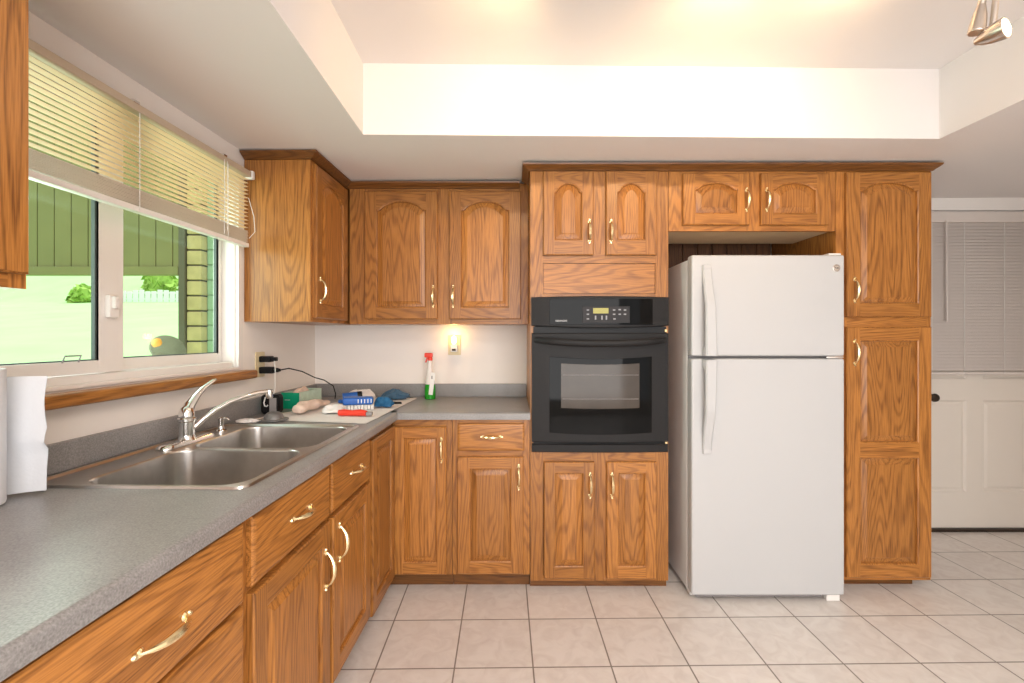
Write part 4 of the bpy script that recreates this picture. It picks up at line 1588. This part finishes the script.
# spray bottle
g = thing('spray_bottle', 'clear spray bottle with red trigger and green liquid by the back wall', 'bottle', (-0.500, 2.84, CT))
bx_, by_ = -0.500, 2.84
m = MB()
m.lathe([(0.030, 0.092), (0.027, 0.12), (0.021, 0.16), (0.016, 0.195), (0.013, 0.225), (0.013, 0.235)], (bx_, by_, CT), 20, cap0=False, cap1=True)
m.build('neck', CLEARP, g)
m = MB()
m.lathe([(0.030, 0.001), (0.0335, 0.005), (0.0335, 0.06), (0.0300, 0.0915)], (bx_, by_, CT), 20)
m.build('liquid', GREENL, g)
m = MB()
m.box(bx_ + 0.004, bx_ + 0.030, by_ - 0.037, by_ - 0.0345, CT + 0.03, CT + 0.165, bevel=0.001, rot=Matrix.Rotation(R(7), 3, 'Y'))
m.build('label', WHITEP, g)
m = MB()
m.box(bx_ + 0.014, bx_ + 0.021, by_ - 0.0385, by_ - 0.0368, CT + 0.125, CT + 0.145)
m.build('label_mark', GREYP, g)
m = MB()
m.lathe([(0.015, 0.2355), (0.015, 0.252), (0.011, 0.256)], (bx_, by_, CT), 16)
m.box(bx_ - 0.034, bx_ + 0.016, by_ - 0.012, by_ + 0.012, CT + 0.254, CT + 0.282, bevel=0.006)
m.box(bx_ - 0.026, bx_ - 0.017, by_ - 0.006, by_ + 0.006, CT + 0.222, CT + 0.258, bevel=0.003, rot=Matrix.Rotation(R(18), 3, 'Y'))
m.build('trigger', RED, g)

# ================================================================== TRACK LIGHT IN THE CEILING TRAY
tl = thing('track_light', 'nickel track light with bullet heads in the ceiling tray', 'light', (0.75, 1.32, RZ))
m = MB()
m.box(-0.15, 1.62, 1.285, 1.335, RZ - 0.028, RZ - 0.0008, bevel=0.004)
m.build('rail', NICKEL, tl)


def head(parent, stem_top, stem_bot, tail, face, r=0.030):
    m = MB()
    m.tube([stem_top, stem_bot], 0.008, 10)
    st = m.build('stem', NICKEL, parent)
    a, b = Vector(tail), Vector(face)
    ax = (b - a)
    L_ = ax.length
    m = MB()
    m.lathe([(0.003, 0.0), (0.009, 0.06 * L_), (r * 0.55, 0.25 * L_), (r * 0.80, 0.5 * L_), (r * 0.94, 0.8 * L_), (r, L_), (r * 0.88, L_ + 0.001), (r * 0.85, L_ - 0.006)], a, 24, axis=ax, cap1=False)
    hd = m.build('lamp_head', NICKEL, parent)
    m = MB()
    m.lathe([(r * 0.85, L_ - 0.004), (r * 0.5, L_ - 0.001)], a, 24, axis=ax)
    m.build('bulb', BULB, parent)
    return b, ax.normalized()


heads = [
    ((0.10, 1.31, RZ - 0.03), (0.10, 1.31, 2.355), (0.10, 1.26, 2.350), (0.09, 1.36, 2.335)),
    ((0.72, 1.31, RZ - 0.03), (0.72, 1.31, 2.365), (0.72, 1.25, 2.350), (0.72, 1.35, 2.360)),
    ((1.21, 1.31, RZ - 0.03), (1.21, 1.31, 2.365), (1.23, 1.27, 2.355), (1.17, 1.36, 2.370)),
    ((1.385, 1.31, RZ - 0.03), (1.375, 1.330, 2.168), (1.352, 1.362, 2.142), (1.378, 1.297, 2.146)),
]
tgt = [(-0.35, 2.02, 2.15), (0.72, 2.02, 2.22), (1.0, 2.0, 2.40), (2.6, 0.6, 2.1)]
pw = [16, 17, 11, 12]
for hh, tg, w_ in zip(heads, tgt, pw):
    b_, ax_ = head(tl, *hh)
    lamp('track_spot', 'SPOT', b_ + ax_ * 0.006, w_, (1.0, 0.66, 0.33), tg, spot_size=R(128), spot_blend=1.0, shadow_soft_size=0.025)
m = MB()
m.tube([(1.365, 1.31, RZ - 0.03), (1.362, 1.33, 2.30), (1.355, 1.345, 2.235)], [0.008, 0.008, 0.010], 10)
m.lathe([(0.010, 0.0), (0.017, 0.03), (0.021, 0.075), (0.019, 0.078)], (1.356, 1.343, 2.240), 18, axis=(-0.14, 0.06, -1))
m.build('transformer_cup', NICKEL, tl)

# ================================================================== OUTSIDE THE WINDOW
m = MB()
rows = []
for j in range(25):
    y = -6 + j * 3.0
    row = []
    for i in range(20):
        x = -60 + i * 3.09
        zz = -0.25 if y < 6 else -0.25 + (y - 6) * 0.1345 + max(0, y - 39) * 0.30
        row.append((x, y, zz))
    rows.append(row)
m.loops(rows, False)
tag(m.build('lawn', LAWN), 'sunlit green lawn sloping up outside the kitchen window', 'lawn', kind='structure')

EY = 5.0
g = thing('porch_gable', 'olive green board panel hanging across the porch outside the window', 'porch panel', (-4.6, EY, 1.96))
m = MB()
x = -8.2
while x < -3.6:
    m.box(x + 0.004, min(x + 0.178, -3.575), EY, EY + 0.03, 1.99, 6.5, bevel=0.004, seg=1)
    x += 0.182
m.build('boards', PORCHG, g)
m = MB()
m.box(-8.2, -3.575, EY + 0.03, EY + 0.06, 1.99, 6.5)
m.build('backing', MORTAR, g)
m = MB()
m.box(-8.2, -3.575, EY - 0.03, EY + 0.07, 1.94, 2.03, bevel=0.005)
m.build('beam', PORCHG, g)
m = MB()
m.box(-3.575, -3.508, EY - 0.02, EY + 0.10, -0.245, 3.4, bevel=0.004)
tag(m.build('porch_post', POSTC, origin=(-3.54, EY, -0.245)), 'narrow brown post between the green boards and the stone pillar', 'post')
g = thing('stone_pillar', 'tan stone block pillar seen through the window', 'pillar', (-3.39, EY + 0.15, -0.245))
m = MB()
k = 0
z = -0.24
while z < 3.3:
    m.box(-3.50, -3.34, EY + 0.0, EY + 0.32, z, z + 0.148, bevel=0.012, seg=2)
    z += 0.164
m.build('blocks', STONE, g)
m = MB()
m.box(-3.488, -3.352, EY + 0.015, EY + 0.30, -0.245, 3.3)
m.build('mortar', MORTAR, g)
m = MB()
m.box(-3.334, -2.2, EY + 0.1, EY + 0.16, -0.245, 3.4)
for k in range(22):
    m.box(-3.334, -2.2, EY + 0.085, EY + 0.1, -0.24 + k * 0.165, -0.24 + k * 0.165 + 0.15, bevel=0.004, seg=1)
tag(m.build('siding_wall', SIDING, origin=(-2.7, EY + 0.1, -0.245)), 'pale green siding beyond the stone pillar', 'siding')

# fence far up the lawn
g = thing('picket_fence', 'white fence far up the lawn', 'fence', (-28, 38, 4.0))
for k in range(24):
    m = MB()
    x = -33 + k * 0.5
    m.box(x, x + 0.44, 38.0, 38.06, 4.0, 5.0 + 0.08 * math.sin(k * 1.7), bevel=0.03, seg=1)
    m.build('picket', FENCE, g)
m = MB()
for z in (4.25, 4.75):
    m.box(-33, -21, 38.06, 38.12, z, z + 0.12)
m.build('rail', FENCE, g)


def shrub(x, y, z, s, seed):
    rnd = random.Random(seed)
    m = MB()
    for _ in range(150):
        a, b_ = rnd.uniform(0, 6.28), rnd.uniform(-0.2, 1.5)
        r_ = rnd.uniform(0.55, 1.0)
        c = Vector((x + s[0] * r_ * math.cos(a) * math.cos(b_), y + s[1] * r_ * math.sin(a) * math.cos(b_), z + s[2] * r_ * max(0.05, math.sin(b_))))
        q_ = rnd.uniform(0.16, 0.3) * s[2]
        d1 = Vector((rnd.uniform(-1, 1), rnd.uniform(-1, 1), rnd.uniform(-1, 1))).normalized() * q_
        d2 = d1.cross(Vector((rnd.uniform(-1, 1), rnd.uniform(-1, 1), rnd.uniform(-1, 1)))).normalized() * q_ * 0.6
        m.face([m.v(c - d1), m.v(c + d2), m.v(c + d1), m.v(c - d2)])
    m.lathe([(0.5 * s[0], 0), (0.75 * s[0], 0.35 * s[2]), (0.55 * s[0], 0.75 * s[2]), (0.05, 0.9 * s[2])], (x, y, z), 12, sy=s[1] / s[0])
    return m


for k, (x, y, s, lb) in enumerate(((-34.6, 37.5, (1.0, 0.8, 1.5), 'leafy shrub left of the white fence'),
                                   (-31.0, 41.0, (1.7, 1.2, 2.3), 'yellow green shrub behind the left end of the white fence'),
                                   (-27.2, 41.2, (1.7, 1.2, 2.6), 'tall yellow green shrub behind the right end of the white fence'),
                                   (-23.2, 41.0, (1.7, 1.2, 2.4), 'shrub up the lawn partly hidden by the stone pillar'))):
    z_ = -0.25 + (y - 6) * 0.1345 + max(0, y - 39) * 0.30 - 0.05
    tag(shrub(x, y, z_, s, 60 + k).build('shrub', LEAF, origin=(x, y, z_)), lb, 'shrub', 'shrubs by the far fence')

# ornament standing on the outer ledge of the window
m = MB(True)
m.box(WL - 0.30, WL - 0.1305, 0.8, 2.3, 1.10, 1.172, bevel=0.005)
struct(m.build('trim_4', VINYL))
g = thing('garden_ornament', 'oval speckled ornament with an orange spot outside the window', 'ornament', P(WL - 0.21, 1.99, 1.172))
oc_ = P(WL - 0.21, 1.99, 1.228)
axn = Vector((0.55, -0.75, 0.25))
m = MB()
m.lathe([(0.066, -0.010), (0.071, 0.0), (0.066, 0.008), (0.040, 0.016), (0.010, 0.018)], oc_, 28, axis=axn, sx=1.0, sy=0.82)
m.build('disc', ORNA, g)
q_ = Vector((0, 0, 1)).rotation_difference(axn.normalized())
oo = Vector(oc_) + q_ @ Vector((0, 0, 0.011)) + Vector((-0.034, -0.014, 0.022))
m = MB()
m.lathe([(0.022, -0.004), (0.022, 0.004), (0.012, 0.010), (0.003, 0.012)], oo, 20, axis=axn)
m.build('orange_spot', ORNO, g)

for o in bpy.data.objects:
    if o.name.split('.')[0] in ('cleaning_cloth', 'paper_scrap', 'rubber_gloves', 'rag', 'tissue'):
        crumple(o, 0.009)

# internal bookkeeping property is not wanted on the finished objects
for o in bpy.data.objects:
    if 'org' in o:
        del o['org']
